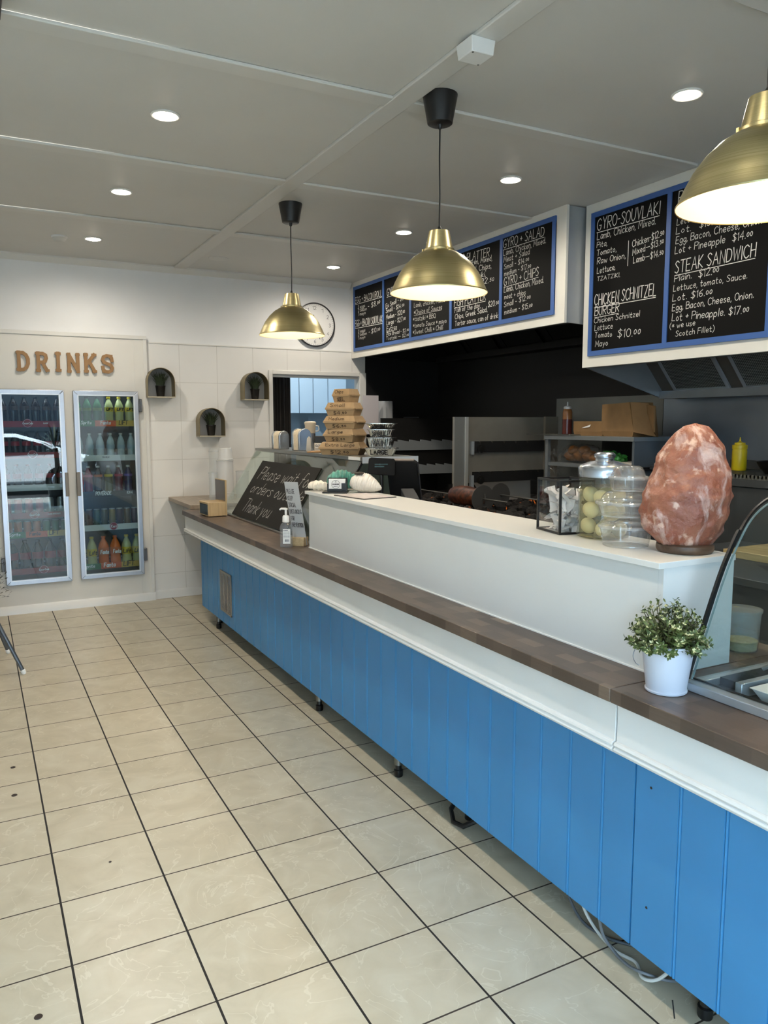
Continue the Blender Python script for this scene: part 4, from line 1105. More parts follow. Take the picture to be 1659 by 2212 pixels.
# kraft chip boxes with hand lettering
M_KRAFT = mk('kraft_card', '#a68a66', .75, var=.05, vscale=30)
M_MARK = mk('marker_brown_black', '#3a2a1c', .7)
z = ZD
BX = (2.045, 4.42)
for txt, pr, lab, L_, D_, H_, rot, dx, dy in (
    ('Extra Large', '$12.50', 'brown kraft box marked Extra Large at the bottom of the stack', .275, .17, .079, -42, 0, 0),
    ('Large', '$8.50', 'brown kraft box marked Large, second from the bottom of the stack', .225, .165, .080, -58, .012, 0),
    ('Medium', '$6.50', 'brown kraft box marked Medium, middle of the stack', .225, .155, .080, -52, .010, 0),
    ('Small', '$4.50', 'brown kraft box marked Small, second from the top of the stack', .205, .13, .082, -50, .012, .01),
    ('Chips', 'SIZES...', 'brown kraft box marked Chips Sizes on top of the stack', .135, .115, .084, -62, .030, .02)):
    t = thing('chip_box', lab, 'takeaway box', (BX[0]+dx, BX[1]+dy, z), math.radians(rot), 'kraft chip boxes')
    a, b_, h1 = L_/2, D_/2, H_*.54
    top = txt == 'Chips'
    base = obj('base', MB().frus(0, a*.84, b_*.82, h1, a*.97, b_*.97), M_KRAFT, t)
    lid = obj('lid', MB().frus(h1, a*1.0, b_*1.0, H_-.0006, a*.84, b_*.80), M_KRAFT, t, bevel=.001)
    # closing flap of the lid hanging over the base front
    fl = MB(); f0 = .007
    fl.hexa([(-a*.98, -b_*1.03, h1-f0), (a*.90, -b_*1.03, h1-f0), (a*.90, -b_*.98, h1-f0), (-a*.98, -b_*.98, h1-f0), (-a*.98, -b_*1.02, h1+.004), (a*.90, -b_*1.02, h1+.004), (a*.90, -b_*.98, h1+.004), (-a*.98, -b_*.98, h1+.004)])
    fl.box(-a*1.06, -a*.97, -b_*.7, b_*.7, h1-.005, h1+.002).box(a*.97, a*1.06, -b_*.7, b_*.7, h1-.005, h1+.002)
    obj('flap', fl, M_KRAFT, t)
    vL = Vector((0, b_*.20, H_-h1)).normalized(); vB = Vector((0, -b_*.15, h1)).normalized()
    L = MB()
    lettering(L, txt, (-a*.66, -b_*1.0+.20*b_*.25, h1+(H_-h1)*.25), (1, 0, 0), vL, a*(1.35 if len(txt) > 7 else .95), (H_-h1)*.55, .0030, .0035)
    obj('lettering', L, M_MARK, lid)
    L = MB()
    lettering(L, pr, (-a*.45, -b_*.82-.15*b_*.22, h1*.2), (1, 0, 0), vB, a*.85, h1*.46, .0032, .0016)
    obj('lettering', L, M_MARK, base)
    z += H_+.0004

# foil trays
M_FOIL = NT('foil')
_nz = M_FOIL.n('TexNoise', I_Vector=M_FOIL.obj(), I_Scale=45.0, I_Detail=3.0)
M_FOIL.b.inputs['Metallic'].default_value = 1; M_FOIL.b.inputs['Roughness'].default_value = .18
M_FOIL.b.inputs['Base Color'].default_value = lin('#d5d6d4'); M_FOIL.bump(_nz.outputs[0], .6, .004); M_FOIL = M_FOIL.m
z = ZD
for txt, lab, wr, h, rot, m in (('LARGE', 'foil tray marked Large at the bottom of the foil stack', .098, .047, -28, .072), ('MAIN', 'deep foil tray marked Main, second from bottom of the foil stack', .083, .062, -34, .066), ('SMALL', 'foil tray marked Small, second from top of the foil stack', .078, .048, -30, .060), ('EXTRA SMALL', 'shallow foil tray marked Extra Small on top of the foil stack', .090, .036, -26, .06)):
    t = thing('foil_tray', lab, 'foil tray', (2.165, 4.14, z), math.radians(rot), 'foil trays')
    vs = []; fs = []; N = 72
    prof = [(m/wr, 0), (.96, h-.004), (1.08, h-.003), (1.085, h), (.95, h), (m/wr*.97, .004)]
    for k, z_ in prof:
        for i in range(N):
            a = 2*PI*i/N
            c, s = math.cos(a), math.sin(a)
            e = 4.0
            rr = wr*k/((abs(c)**e+abs(s/.78)**e)**(1/e))
            if z_ < h-.003: rr *= 1+.022*(1 if i % 2 else -1)
            vs.append((rr*c, rr*s, z_))
    for j in range(len(prof)-1):
        for i in range(N):
            fs.append((j*N+i, j*N+(i+1) % N, (j+1)*N+(i+1) % N, (j+1)*N+i))
    fs.append(tuple(range(N))[::-1]); fs.append(tuple((len(prof)-1)*N+i for i in range(N)))
    bo = obj('tray', MB().add(vs, fs), M_FOIL, t, sharp=25)
    L = MB(); vB = Vector((0, -(.96*wr-m)*.78, h)).normalized()
    lettering(L, txt, (-wr*.62, -(m+(.96*wr-m)*.22)*.78-.003, h*.2), (1, 0, 0), vB, wr*1.0, h*.52, .004, .001)
    obj('lettering', L, M_INKB, bo)
    z += h+.0004

# ------------------------------------------------------------------ things on the white ledge
def spiral_shell(name, lab, loc, rz, L_, R_, mat, ribs, amp, frill, tilt, hole=None):
    """a ribbed sea shell: a fat tapering body whose radius swells and carries ribs and knobs"""
    vs = []; fs = []; N = 36; K = 56
    for j in range(K+1):
        t_ = j/K
        r = R_*(math.sin(PI*min(1, t_*.92+.06))**.62)*(1-.45*t_)
        r *= 1+amp*math.sin(ribs*2*PI*t_)
        for i in range(N):
            a = 2*PI*i/N
            k = 1+frill*max(0, math.sin(a*2+5*t_))**3*(1 if j % 7 < 3 else .25)
            k *= 1+.05*noise.noise((math.cos(a)*2, math.sin(a)*2, t_*6))
            vs.append((L_*(t_-.5), r*k*math.cos(a)*.95, r*k*math.sin(a)*.82+L_*.06*math.sin(t_*PI)))
    for j in range(K):
        for i in range(N):
            fs.append((j*N+i, (j+1)*N+i, (j+1)*N+(i+1) % N, j*N+(i+1) % N))
    fs.append(tuple(range(N))); fs.append(tuple(K*N+i for i in range(N))[::-1])
    M = Matrix.Rotation(tilt, 4, 'Y')
    vs = [tuple(M @ Vector(v)) for v in vs]
    zmin = min(v[2] for v in vs)
    vs = [(v[0], v[1], v[2]-zmin) for v in vs]
    t = thing(name, lab, 'sea shell', loc, rz)
    obj('body', MB().add(vs, fs), mat, t, sharp=70)
    if hole:
        obj('opening', MB().lathe([(.0001, .0), (.022, .002), (.03, .006), (.031, .010), (.02, .004)], hole[0], 20, False, hole[1], 1, .5), mk('shell_hollow', '#4a443e', .8), t)
    return t
spiral_shell('sea_shell', 'white frilled clam-like shell at far left end of the white ledge', (1.672, 3.905, ZL), math.radians(-38), .145, .040, mk('shell_cream', '#e9e1d2', .5, var=.06, vscale=40), 5, .10, .34, .12)
spiral_shell('sea_shell', 'teal green ribbed shell behind the black business card holder', (1.805, 3.89, ZL), math.radians(-28), .19, .082, mk('shell_teal', '#4d8f82', .35, var=.35, vscale=28), 8, .06, .16, .05)
spiral_shell('sea_shell', 'large white ribbed conch shell right of the card holder', (1.845, 3.70, ZL), math.radians(-40), .17, .078, mk('shell_white', '#e8e3da', .5, var=.04, vscale=50), 15, .035, .08, .22, ((-.03, -.03, .098), (-.1, -.3, 1)))
t = thing('card_holder', 'black business card holder with white round-logo cards on the ledge', 'card holder', (1.705, 3.765, ZL), math.radians(-32))
obj('base', MB().box(-.075, .058, -.05, .045, 0, .008), M_BLACK, t, bevel=.002)
obj('body', MB().box(-.052, .052, -.022, .03, .008, .022).box(-.052, .052, .012, .03, .022, .078).box(-.052, -.047, -.022, .012, .022, .05).box(.047, .052, -.022, .012, .022, .06), M_BLACK, t)
obj('corner', MB().box(.025, .052, -.024, -.0195, .018, .052), M_BLACK, t)
c = obj('card', MB().hexa([(-.044, -.0195, .016), (.044, -.0195, .016), (.044, .011, .016), (-.044, .011, .016), (-.044, -.015, .074), (.044, -.015, .074), (.044, .011, .074), (-.044, .011, .074)]), mk('card_white', '#e8e9ea', .5), t)
L = MB()
L.ribbon([(.022*math.cos(2*PI*k/24), .022*math.sin(2*PI*k/24)) for k in range(25)], (-.006, -.0200, .046), (1, 0, 0), (0, .07, 1), .0016, .001)
fine_print(L, (-.022, -.0208, .044), (1, 0, 0), (0, .07, 1), .033, .006, 7)
fine_print(L, (-.018, -.0206, .034), (1, 0, 0), (0, .07, 1), .024, .003, 6)
L.ribbon([(-.004, .01), (.004, .018)], (-.006, -.0200, .046), (1, 0, 0), (0, .07, 1), .0014, .001).ribbon([(.004, .01), (-.004, .018)], (-.006, -.0200, .046), (1, 0, 0), (0, .07, 1), .0014, .001)
obj('logo', L, M_INKB, c)
t = thing('menu_leaflet', 'flat printed menu in a black folder lying on the ledge near the shells', 'menu', (1.735, 3.50, ZL), math.radians(8))
obj('folder', MB().box(-.095, .105, -.13, .14, 0, .003), M_BLACK, t)
obj('page', MB().box(-.088, .10, -.122, .132, .003, .0042), mk('leaflet_print', '#cfc5c2', .35, var=.18, vscale=22), t)

# receipts box
M_BLKM = mk('black_metal_edge', '#0f0f11', .4)
Wb, Db, Hb = .122, .158, .182
t = thing('glass_box', 'black edged open glass box full of paper slips on the ledge', 'glass box', (1.785, 2.05, ZL), math.radians(-12))
e = .0035
b = MB()
for x in (-Wb/2, Wb/2):
    for y in (-Db/2, Db/2): b.box(x-e, x+e, y-e, y+e, 0, Hb)
for z_ in (.0035, Hb-.0035):
    for y in (-Db/2, Db/2): b.box(-Wb/2+e, Wb/2-e, y-e, y+e, z_-e, z_+e)
    for x in (-Wb/2, Wb/2): b.box(x-e, x+e, -Db/2+e, Db/2-e, z_-e, z_+e)
obj('frame', b, M_BLKM, t)
b = MB()
for y in (-Db/2, Db/2): b.box(-Wb/2+e, Wb/2-e, y-.001, y+.001, .007, Hb-.007)
for x in (-Wb/2, Wb/2): b.box(x-.001, x+.001, -Db/2+e, Db/2-e, .007, Hb-.007)
obj('glass', b, clear('box_glass', (.96, .97, .97)), t)
obj('floor', MB().box(-Wb/2+e, Wb/2-e, -Db/2+e, Db/2-e, .001, .0035), mk('box_floor', '#c9c9c9', .3), t)
rnd = random.Random(5); b = MB()
for k in range(95):
    wd, ln = rnd.uniform(.020, .028), rnd.uniform(.055, .095)
    hz = rnd.random()
    c = Vector((rnd.uniform(-Wb/2+.022, Wb/2-.022), rnd.uniform(-Db/2+.024, Db/2-.024), .018+.115*hz))
    R_ = Matrix.Rotation(rnd.uniform(0, 2*PI), 3, 'Z') @ Matrix.Rotation(rnd.uniform(-1.1, 1.1), 3, 'X') @ Matrix.Rotation(rnd.uniform(-.6, .6), 3, 'Y')
    cu = rnd.choice((rnd.uniform(-3, 3), rnd.uniform(-7, 7))); vs = []; fs = []
    for i in range(6):
        s = (i/5-.5)*ln
        for q in (-wd/2, wd/2):
            p = c+R_ @ Vector((q, s, cu*s*s))
            vs.append((max(-Wb/2+.0045, min(Wb/2-.0045, p.x)), max(-Db/2+.0045, min(Db/2-.0045, p.y)), max(.0045, min(.158, p.z))))
    for i in range(5): fs.append((2*i, 2*i+1, 2*i+3, 2*i+2))
    b.add(vs, fs)
tag(obj('paper_slips', b, mk('receipt_paper', '#e8e2de', .8, var=.04, vscale=90), None, (1.785, 2.05, ZL), rz=math.radians(-12)), 'heap of white paper receipts inside the black edged glass box', 'paper slips', None, 'stuff')

# jar of eggs in brine
JX, JY = 1.803, 1.885
t = thing('egg_jar', 'large lidded glass jar of pickled eggs between slips box and clear tubs', 'jar', (JX, JY, ZL))
obj('glass', MB().lathe([(.070, 0), (.083, .005), (.085, .012), (.081, .022), (.080, .03), (.080, .145), (.084, .150), (.084, .160), (.079, .166), (.079, .205)], n=48), clear('jar_glass', (.95, .945, .87), 1.5, .05, (.62, .60, .42)), t)
obj('brine', MB().lathe([(.074, .006), (.0755, .03), (.0755, .168), (.0001, .168)], n=40), clear('brine', (.93, .91, .76), 1.1, .12, (.62, .57, .36)), t)
lid = obj('lid', MB().lathe([(.082, .198), (.083, .205), (.083, .228), (.078, .236), (.045, .247), (.030, .250), (.029, .255), (.034, .262), (.034, .270), (.026, .276), (.0001, .277)], n=48), mk('jar_lid_tin', '#c2c8cf', .2, .95), t)
EGG = [(-.034, -.040, .034), (.030, -.044, .030), (.040, .022, .036), (-.030, .034, .036), (-.008, -.044, .083), (.044, -.018, .088), (-.044, .010, .090), (.016, .040, .090), (-.036, -.030, .132), (.022, -.040, .135), (.036, .026, .138), (-.018, .040, .138)]
e0 = None
M_EGG = mk('pickled_egg', '#e8e0cc', .45)
for k, p in enumerate(EGG):
    if e0 is None:
        e0 = obj('egg', MB().ball((0, 0, 0), .025, 18, 12, 1.12), M_EGG, None, (JX+p[0], JY+p[1], ZL+p[2]))
        tag(e0, 'pale pickled egg in brine inside the lidded jar', 'egg', 'pickled eggs in the jar'); q = e0
    else:
        q = e0.copy(); COL.objects.link(q); q.location = (JX+p[0], JY+p[1], ZL+p[2])
    q.rotation_euler = (random.uniform(-1, 1), random.uniform(-1, 1), 0)

# three clear dome-lidded tubs
M_CLR = clear('tub_clear', (.955, .96, .96), 1.75, .10, (.92, .92, .90), .03)
M_RIMC = clear('tub_rim', (.95, .95, .95), 1.7, .2, (.92, .92, .90), .05)
z = ZL
for lab, r, rb, hb, hd, rd, dx in (('clear dome-lidded food tub at the bottom of the three tubs on the ledge', .078, .066, .060, .030, .070, 0), ('wide clear dome-lidded food tub in the middle of the three', .083, .068, .042, .034, .070, -.006), ('small clear dome-lidded food tub on top of the three', .058, .050, .040, .036, .046, .004)):
    t = thing('clear_tub', lab, 'food tub', (1.742+dx*.88, 1.722-dx*.47, z), 0, 'clear food tubs')
    N = 80; vs = []; fs = []
    pr = [(rb*.6, .003), (rb, 0), (rb+.001, .003), (r*.96, hb*.8), (r*.99, hb*.84), (r*.99, hb-.004)]
    for j, (k, z_) in enumerate(pr):
        for i in range(N):
            a = 2*PI*i/N
            kk = k*(1+(.012 if (i//2) % 2 else -.012)) if j in (2, 3) else k
            vs.append((kk*math.cos(a), kk*math.sin(a), z_))
    for j in range(len(pr)-1):
        for i in range(N): fs.append((j*N+i, j*N+(i+1) % N, (j+1)*N+(i+1) % N, (j+1)*N+i))
    fs.append(tuple(range(N))[::-1])
    obj('bowl', MB().add(vs, fs), M_CLR, t, sharp=30)
    obj('lid', MB().lathe([(r*1.0, hb-.005), (r*1.05, hb-.004), (r*1.055, hb), (r*.98, hb+.003), (rd*1.04, hb+.006), (rd*1.0, hb+.012), (rd*.93, hb+hd*.6), (rd*.8, hb+hd*.87), (rd*.6, hb+hd*.98), (rd*.3, hb+hd), (.0001, hb+hd)], n=48, caps=False).tube([(r*1.04, 0, hb-.002), (r*1.14, 0, hb-.001)], [.006, .003], 8), M_CLR, t)
    obj('rim', MB().lathe([(r*1.05, hb-.0052), (r*1.068, hb-.003), (r*1.068, hb+.0015), (r*1.04, hb+.0042)], n=48, caps=False).lathe([(rb+.0005, .0005), (rb+.002, .002), (rb+.0015, .004)], n=48, caps=False), M_RIMC, t)
    z += hb+hd+.0006

# salt lamp
def salt_mat():
    t = NT('salt_crystal')
    nz = t.n('TexNoise', I_Vector=t.obj(), I_Scale=9.0, I_Detail=5.0, I_Distortion=1.0)
    base = t.ramp(nz.outputs[0], (.3, lin('#7c4434')), (.5, lin('#945a45')), (.68, lin('#a9725b')))
    mp = t.n('Mapping', I_Vector=t.obj(), I_Scale=(9, 9, 4.5))
    vn = t.n('TexNoise', I_Vector=mp.outputs[0], I_Scale=1.0, I_Detail=7.0, I_Roughness=.66, I_Distortion=1.8)
    w1 = t.ramp(vn.outputs[0], (.50, (0, 0, 0, 1)), (.64, (.88, .88, .88, 1)))
    base = t.mix(w1, base, lin('#cfb3aa'))
    n2 = t.n('TexNoise', I_Vector=t.obj(), I_Scale=30.0, I_Detail=6.0)
    w2 = t.ramp(n2.outputs[0], (.60, (0, 0, 0, 1)), (.70, (.7, .7, .7, 1)))
    base = t.mix(w2, base, lin('#e2c2b0'))
    t.put(t.b.inputs['Base Color'], base)
    t.b.inputs['Roughness'].default_value = .42
    t.b.inputs['Subsurface Weight'].default_value = .25
    t.b.inputs['Subsurface Radius'].default_value = (.06, .025, .015)
    hb = t.n('TexNoise', I_Vector=t.obj(), I_Scale=22.0, I_Detail=6.0)
    t.bump(hb.outputs[0], .8, .02)
    return t.m
t = thing('salt_lamp', 'tall pink salt crystal lamp on a dark wooden base at ledge end', 'lamp', (1.812, 1.560, ZL))
HS = [(.020, .074, .074), (.063, .113, .102), (.109, .126, .115), (.165, .121, .123), (.216, .104, .123), (.267, .090, .102), (.305, .069, .096), (.341, .044, .072), (.361, .018, .050), (.3665, .008, .042), (.368, -.012, .02)]
A, B = Vector((.884, -.467, 0)), Vector((.467, .884, 0))
vs = []; fs = []; N = 72; rows = 48
def interp(h):
    for p, q in zip(HS, HS[1:]):
        if h <= q[0]:
            k = (h-p[0])/(q[0]-p[0]); return p[1]+(q[1]-p[1])*k, p[2]+(q[2]-p[2])*k
    return HS[-1][1:]
for j in range(rows+1):
    h = HS[0][0]+(HS[-1][0]-HS[0][0])*j/rows
    l, r = interp(h); c = (r-l)/2; hw = (l+r)/2; dp = hw*.80
    for i in range(N):
        a = 2*PI*i/N
        p = A*(c+hw*math.cos(a))+B*(dp*math.sin(a))
        q = Vector((math.cos(a)*1.2, math.sin(a)*1.2, h*9))
        f = noise.noise(q*1.6)*.05+noise.noise(q*4.5)*.04+noise.noise(q*9)*.022+abs(noise.noise(q*2.2+Vector((3, 1, 7))))*-.09+.015
        p = A*c+(p-A*c)*(1+f+.015)
        vs.append((p.x, p.y, h+noise.noise(q*3)*.004))
for j in range(rows):
    for i in range(N): fs.append((j*N+i, j*N+(i+1) % N, (j+1)*N+(i+1) % N, (j+1)*N+i))
fs += [tuple(range(N))[::-1], tuple(rows*N+i for i in range(N))]
obj('crystal', MB().add(vs, fs), salt_mat(), t, sharp=28)
obj('base', MB().lathe([(.074, 0), (.079, .006), (.080, .014), (.079, .022), (.072, .026)], n=40), grain('salt_base_wood', '#3c2b1f', '#6b5340', 0, 9, .45), t)

# bucket plant
t = thing('bucket_plant', 'leafy plant in a white metal bucket on the near worktop', 'plant', (1.553, 1.377, ZW))
M_BKT = mk('white_bucket', '#cbcfda', .32)
obj('bucket', MB().lathe([(.050, 0), (.0525, .002), (.053, .006), (.050, .008), (.0655, .122), (.068, .124), (.068, .129), (.063, .129), (.060, .110), (.0001, .110)], n=48), M_BKT, t)
h = obj('handle', MB().tube([(-.066*.9-.004, .03, .118)]+[(-.074-.012*math.sin(PI*k/10), .034, .118-.045*k/10) for k in range(1, 11)]+[(-.066, .030, .068)], .0011, 6), mk('handle_wire', '#9aa0a8', .3, .8), t)
obj('ear', MB().lathe([(.009, 0), (.010, .004), (.006, .012)], (-.060, .028, .118), 14, True, (-.9, .42, 0)).lathe([(.009, 0), (.010, .004), (.006, .012)], (.060, -.028, .118), 14, True, (.9, -.42, 0)), M_BKT, t)
rnd = random.Random(11); g = MB(); c_ = MB(); stm = MB()
def leaf(mb, p, d, ln, wd, nrm):
    d = d.normalized(); s = d.cross(nrm).normalized()*wd/2; n_ = s.cross(d).normalized()
    q = [p, p+d*ln*.3-s*.8+n_*ln*.03, p+d*ln*.7-s+n_*ln*.08, p+d*ln, p+d*ln*.7+s+n_*ln*.08, p+d*ln*.3+s*.8+n_*ln*.03]
    mb.add(q, [(0, 1, 5), (1, 2, 4, 5), (2, 3, 4)])
for k in range(175):
    a = rnd.uniform(0, 2*PI); e = math.asin(rnd.uniform(.02, 1))
    dr = Vector((math.cos(a)*math.cos(e), math.sin(a)*math.cos(e), math.sin(e)))
    ln = rnd.uniform(.085, .122)*(.95 if e < .6 else 1.02)
    st = Vector((dr.x*.035, dr.y*.035, .112)); tip = st+Vector((dr.x*ln*.52, dr.y*ln*.52, max(.008, dr.z*ln*.95)))
    if rnd.random() < .06: tip = tip+(tip-st)*.18
    stm.tube([st, (st+tip)/2+Vector((0, 0, .006)), tip], .0011, 5)
    ax = (tip-st).normalized(); cream = rnd.choice((.2, .65, .95))
    for q in range(13):
        f = .25+.72*q/10
        p = st.lerp(tip, f)
        od = ax.orthogonal(); od.rotate(Matrix.Rotation(q*2.4+a, 3, ax)); od = (od+ax*.7).normalized()
        leaf(g, p, od, rnd.uniform(.010, .018), rnd.uniform(.0045, .0075), ax)
    for q in range(6):
        od = ax.orthogonal(); od.rotate(Matrix.Rotation(q*PI/3+a, 3, ax)); od = (od*.8+ax).normalized()
        leaf(c_ if rnd.random() < cream else g, tip, od, rnd.uniform(.007, .012), rnd.uniform(.0035, .0055), ax)
obj('leaves', g, mk('leaf_green', '#4a5a2c', .5, var=.35, vscale=60), t)
o = obj('leaf_tips', c_, mk('leaf_cream', '#d8d5a6', .5, var=.12, vscale=60), t); o['label'] = 'cream coloured leaf tips'
obj('stems', stm, mk('stem_brown', '#4d4a2a', .7), t)

# ------------------------------------------------------------------ till behind the ledge
t = thing('till_screen', 'black point-of-sale screen seen from behind, leaning back behind the ledge', 'till', (2.10, 3.66, ZW))
u = Vector((.80, -.60, 0)); v = Vector((.20, .14, -.94)).normalized(); w_ = u.cross(v).normalized()
o = Vector((1.985, 3.74, 1.355))
obj('screen', MB().prism([(0, 0), (.155, 0), (.17, .012), (.17, .36), (0, .36)], o, u, v, w_*.035), mk('till_black', '#0a0a0b', .55, spec=.25), t, world=True, bevel=.004)
obj('top_edge', MB().prism([(.002, 0), (.152, 0), (.152, -.004), (.002, -.004)], o, u, v, w_*.034), mk('till_top_brown', '#4b4039', .5), t, world=True)  # thin brown strip along the top of the black screen
obj('side_trim', MB().prism([(.1705, .014), (.174, .02), (.174, .35), (.1705, .36)], o, u, v, w_*.034), mk('till_side', '#23262e', .35), t, world=True)
obj('stand', MB().box(2.03, 2.12, 3.66, 3.76, ZW, 1.05), M_BLACK, t, world=True)
t = thing('customer_display', 'small black customer display on a pole beside the till screen', 'display', (1.945, 3.715, ZW))
o = Vector((1.877, 3.745, 1.287)); u = Vector((.93, -.37, 0)); v = Vector((.03, .06, 1)).normalized(); w_ = u.cross(v).normalized()
obj('head', MB().prism([(.008, 0), (.142, -.012), (.150, -.004), (.150, .074), (.142, .082), (.02, .09), (.008, .084), (0, .008)], o, u, v, -w_*.03), mk('display_black', '#0b0b0c', .6, spec=.2), t, world=True, bevel=.003)
L = MB(); fine_print(L, o+u*.04+v*.048, u, v, .07, .008, 9); fine_print(L, o+u*.04+v*.036, u, v, .05, .008, 7)
obj('lettering', L, mk('display_cyan', '#26474d', .5), t, world=True)
obj('pole', MB().tube([(1.955, 3.735, ZW+.006), (1.955, 3.735, 1.30)], .011, 12), M_BLACK, t, world=True)
obj('base', MB().lathe([(.05, 0), (.05, .006), (.02, .01)], (1.955, 3.735, ZW), 20), M_BLACK, t, world=True)
t = thing('card_reader', 'grey card reader on a stand behind the ledge, below the display', 'card reader', (2.02, 3.56, ZW))
obj('stand', MB().tube([(2.02, 3.56, ZW), (2.02, 3.56, 1.16)], .012, 10), M_BLACK, t, world=True)
obj('body', MB().hexa([(1.99, 3.52, 1.14), (2.06, 3.50, 1.14), (2.07, 3.58, 1.18), (2.0, 3.60, 1.18), (1.99, 3.52, 1.165), (2.06, 3.50, 1.165), (2.07, 3.58, 1.215), (2.0, 3.60, 1.215)]), mk('reader_grey', '#1f2022', .5), t, world=True, bevel=.004)
# ------------------------------------------------------------------ range hoods behind the menu boards
def filt_mat():
    t = NT('grease_filter_mesh')
    sx = t.n('SeparateXYZ', i0=t.obj())
    a = t.math('PINGPONG', t.math('DIVIDE', sx.outputs[1], .012), .5)
    b = t.math('PINGPONG', t.math('DIVIDE', sx.outputs[2], .0085), .5)
    h = t.math('MULTIPLY', a, b)
    t.put(t.b.inputs['Base Color'], t.ramp(h, (.01, lin('#2a2a26')), (.12, lin('#b5b9b2'))))
    t.b.inputs['Metallic'].default_value = .45; t.b.inputs['Roughness'].default_value = .34
    t.bump(h, 1.0, .006)
    return t.m
M_FILT = filt_mat()
M_HOOD = mk('hood_steel', '#83888c', .36, .45, var=.05)
M_HOODV = mk('hood_steel_end', '#a9aeb2', .36, .45, var=.08, vscale=3)
def hood(lab, x0, ya, yb, zf, zl, nf, edges, dark):
    """ya > yb; zf front skirt bottom, zl back lip bottom"""
    t = thing('range_hood', lab, 'range hood', ((x0+4.25)/2, (ya+yb)/2, zl))
    for y, s in ((ya, -1), (yb, 1)):
        y0, y1 = sorted((y, y+s*.012))
        obj('end_panel', MB().prism([(x0, zf), (x0, 2.895), (4.285, 2.895), (4.285, zl+.02), (4.17, zl)], (0, y0, 0), (1, 0, 0), (0, 0, 1), (0, y1-y0, 0)), M_HOODV if not dark or s > 0 else mk('hood_inner_black', '#0b0b0b', .5, .5), t, world=True)
    obj('front_lip', MB().box(x0, x0+.05, yb+.012, ya-.012, zf-.002, zf+.03), M_HOOD if not dark else mk('hood_lip_black', '#161616', .5, .4), t, world=True)
    obj('back_lip', MB().prism([(4.13, zl), (4.285, zl), (4.285, zl+.02), (4.15, zl+.05), (4.13, zl+.05)], (0, yb+.012, 0), (1, 0, 0), (0, 0, 1), (0, ya-yb-.024, 0)), M_HOOD if not dark else mk('hood_lip_black', '#161616', .5, .4), t, world=True)
    d = Vector((-.50, 0, .56)).normalized()
    o = Vector((4.14, 0, zl+.04))
    nrm = Vector((-.56, 0, -.50)).normalized()
    obj('filter_bank', MB().prism([(yb+.013, 0), (ya-.013, 0), (ya-.013, .62), (yb+.013, .62)], o-nrm*.02, (0, 1, 0), d, -nrm*.01), mk('hood_inner_dark', '#6e665d', .45, .2) if not dark else mk('hood_inner_black', '#0b0b0b', .5, .5), t, world=True)
    for e0, e1 in edges:
        f = obj('filter', MB().prism([(e0, .01), (e1, .01), (e1, .6), (e0, .6)], o-nrm*.012, (0, 1, 0), d, nrm*.006), M_FILT if not dark else mk('filter_black', '#0d0d0d', .45, .6), t, world=True)
        fr = MB()
        for q0, q1, r0, r1 in ((e0-.002, e0+.02, .004, .606), (e1-.02, e1+.002, .004, .606), (e0+.02, e1-.02, .004, .022)):
            fr.prism([(q0, r0), (q1, r0), (q1, r1), (q0, r1)], o-nrm*.014, (0, 1, 0), d, nrm*.014)
        obj('filter_frame', fr, mk('filter_edge', '#b0b4b6', .35, .3) if not dark else mk('hood_inner_black', '#0b0b0b', .5, .5), f, world=True)
    return t
hood('stainless range hood with mesh filters behind the right menu board', 3.471, 3.835, 1.45, 1.91, 1.722, 4, [(3.27, 3.70), (2.75, 3.17), (2.22, 2.65), (1.72, 2.12)], False)
hood('dark range hood with black filters behind the left menu board', 3.331, 6.72, 3.855, 2.188, 2.155, 5, [(6.16, 6.5), (5.66, 6.08), (5.06, 5.56), (4.5, 4.95), (3.95, 4.4)], True)

# ------------------------------------------------------------------ cook line
def panel(lab, y0, y1, z0, z1, m):
    tag(obj('splashback', MB().box(4.288, 4.2995, y0, y1, z0, z1), m, None, (4.295, (y0+y1)/2, z0), True), lab, 'splashback')
panel('pale stainless splashback panel behind the cartons', 3.93, 5.06, .95, 1.757, mk('splash_pale', '#70726f', .35, .6, var=.1, vscale=3))
panel('blue-grey stainless splashback panel behind the salt lamp', 1.4, 3.925, .95, 1.80, mk('splash_blue_grey', '#828c98', .36, .75, var=.1, vscale=2))

# shelf unit
t = thing('kitchen_shelf_unit', 'stainless open shelf unit with closed end, cartons on top', 'shelf unit', (4.0, 4.06, 0))
obj('top_shelf', MB().box(3.72, 4.285, 3.64, 4.52, 1.440, 1.47), mk('unit_steel', '#7d8285', .38, .5), t, world=True, bevel=.002)
obj('shelf', MB().box(3.735, 4.285, 3.66, 4.5, 1.25, 1.275), mk('unit_steel', '#7d8285', .38, .5), t, world=True)
obj('shelf', MB().box(3.735, 4.285, 3.66, 4.5, .93, .95), M_STEELD, t, world=True)
obj('end_panel', MB().box(3.73, 4.285, 3.64, 3.659, .02, 1.4395), mk('end_panel_steel', '#5f676e', .4, .4, var=.08, vscale=3), t, world=True)
obj('back', MB().box(4.27, 4.285, 3.66, 4.5, .02, 1.4395), mk('unit_dark', '#1d1f21', .5, .4), t, world=True)
obj('post', MB().box(3.73, 3.755, 4.485, 4.515, .02, 1.4395), mk('unit_steel', '#7d8285', .38, .5), t, world=True)
obj('foot', MB().box(3.75, 4.27, 3.66, 4.5, 0, .02), M_BLACK, t, world=True)
obj('bracket', MB().box(3.80, 4.05, 3.625, 3.6398, 1.255, 1.275).box(3.80, 4.05, 3.612, 3.6245, 1.255, 1.262), M_BLACK, t, world=True)

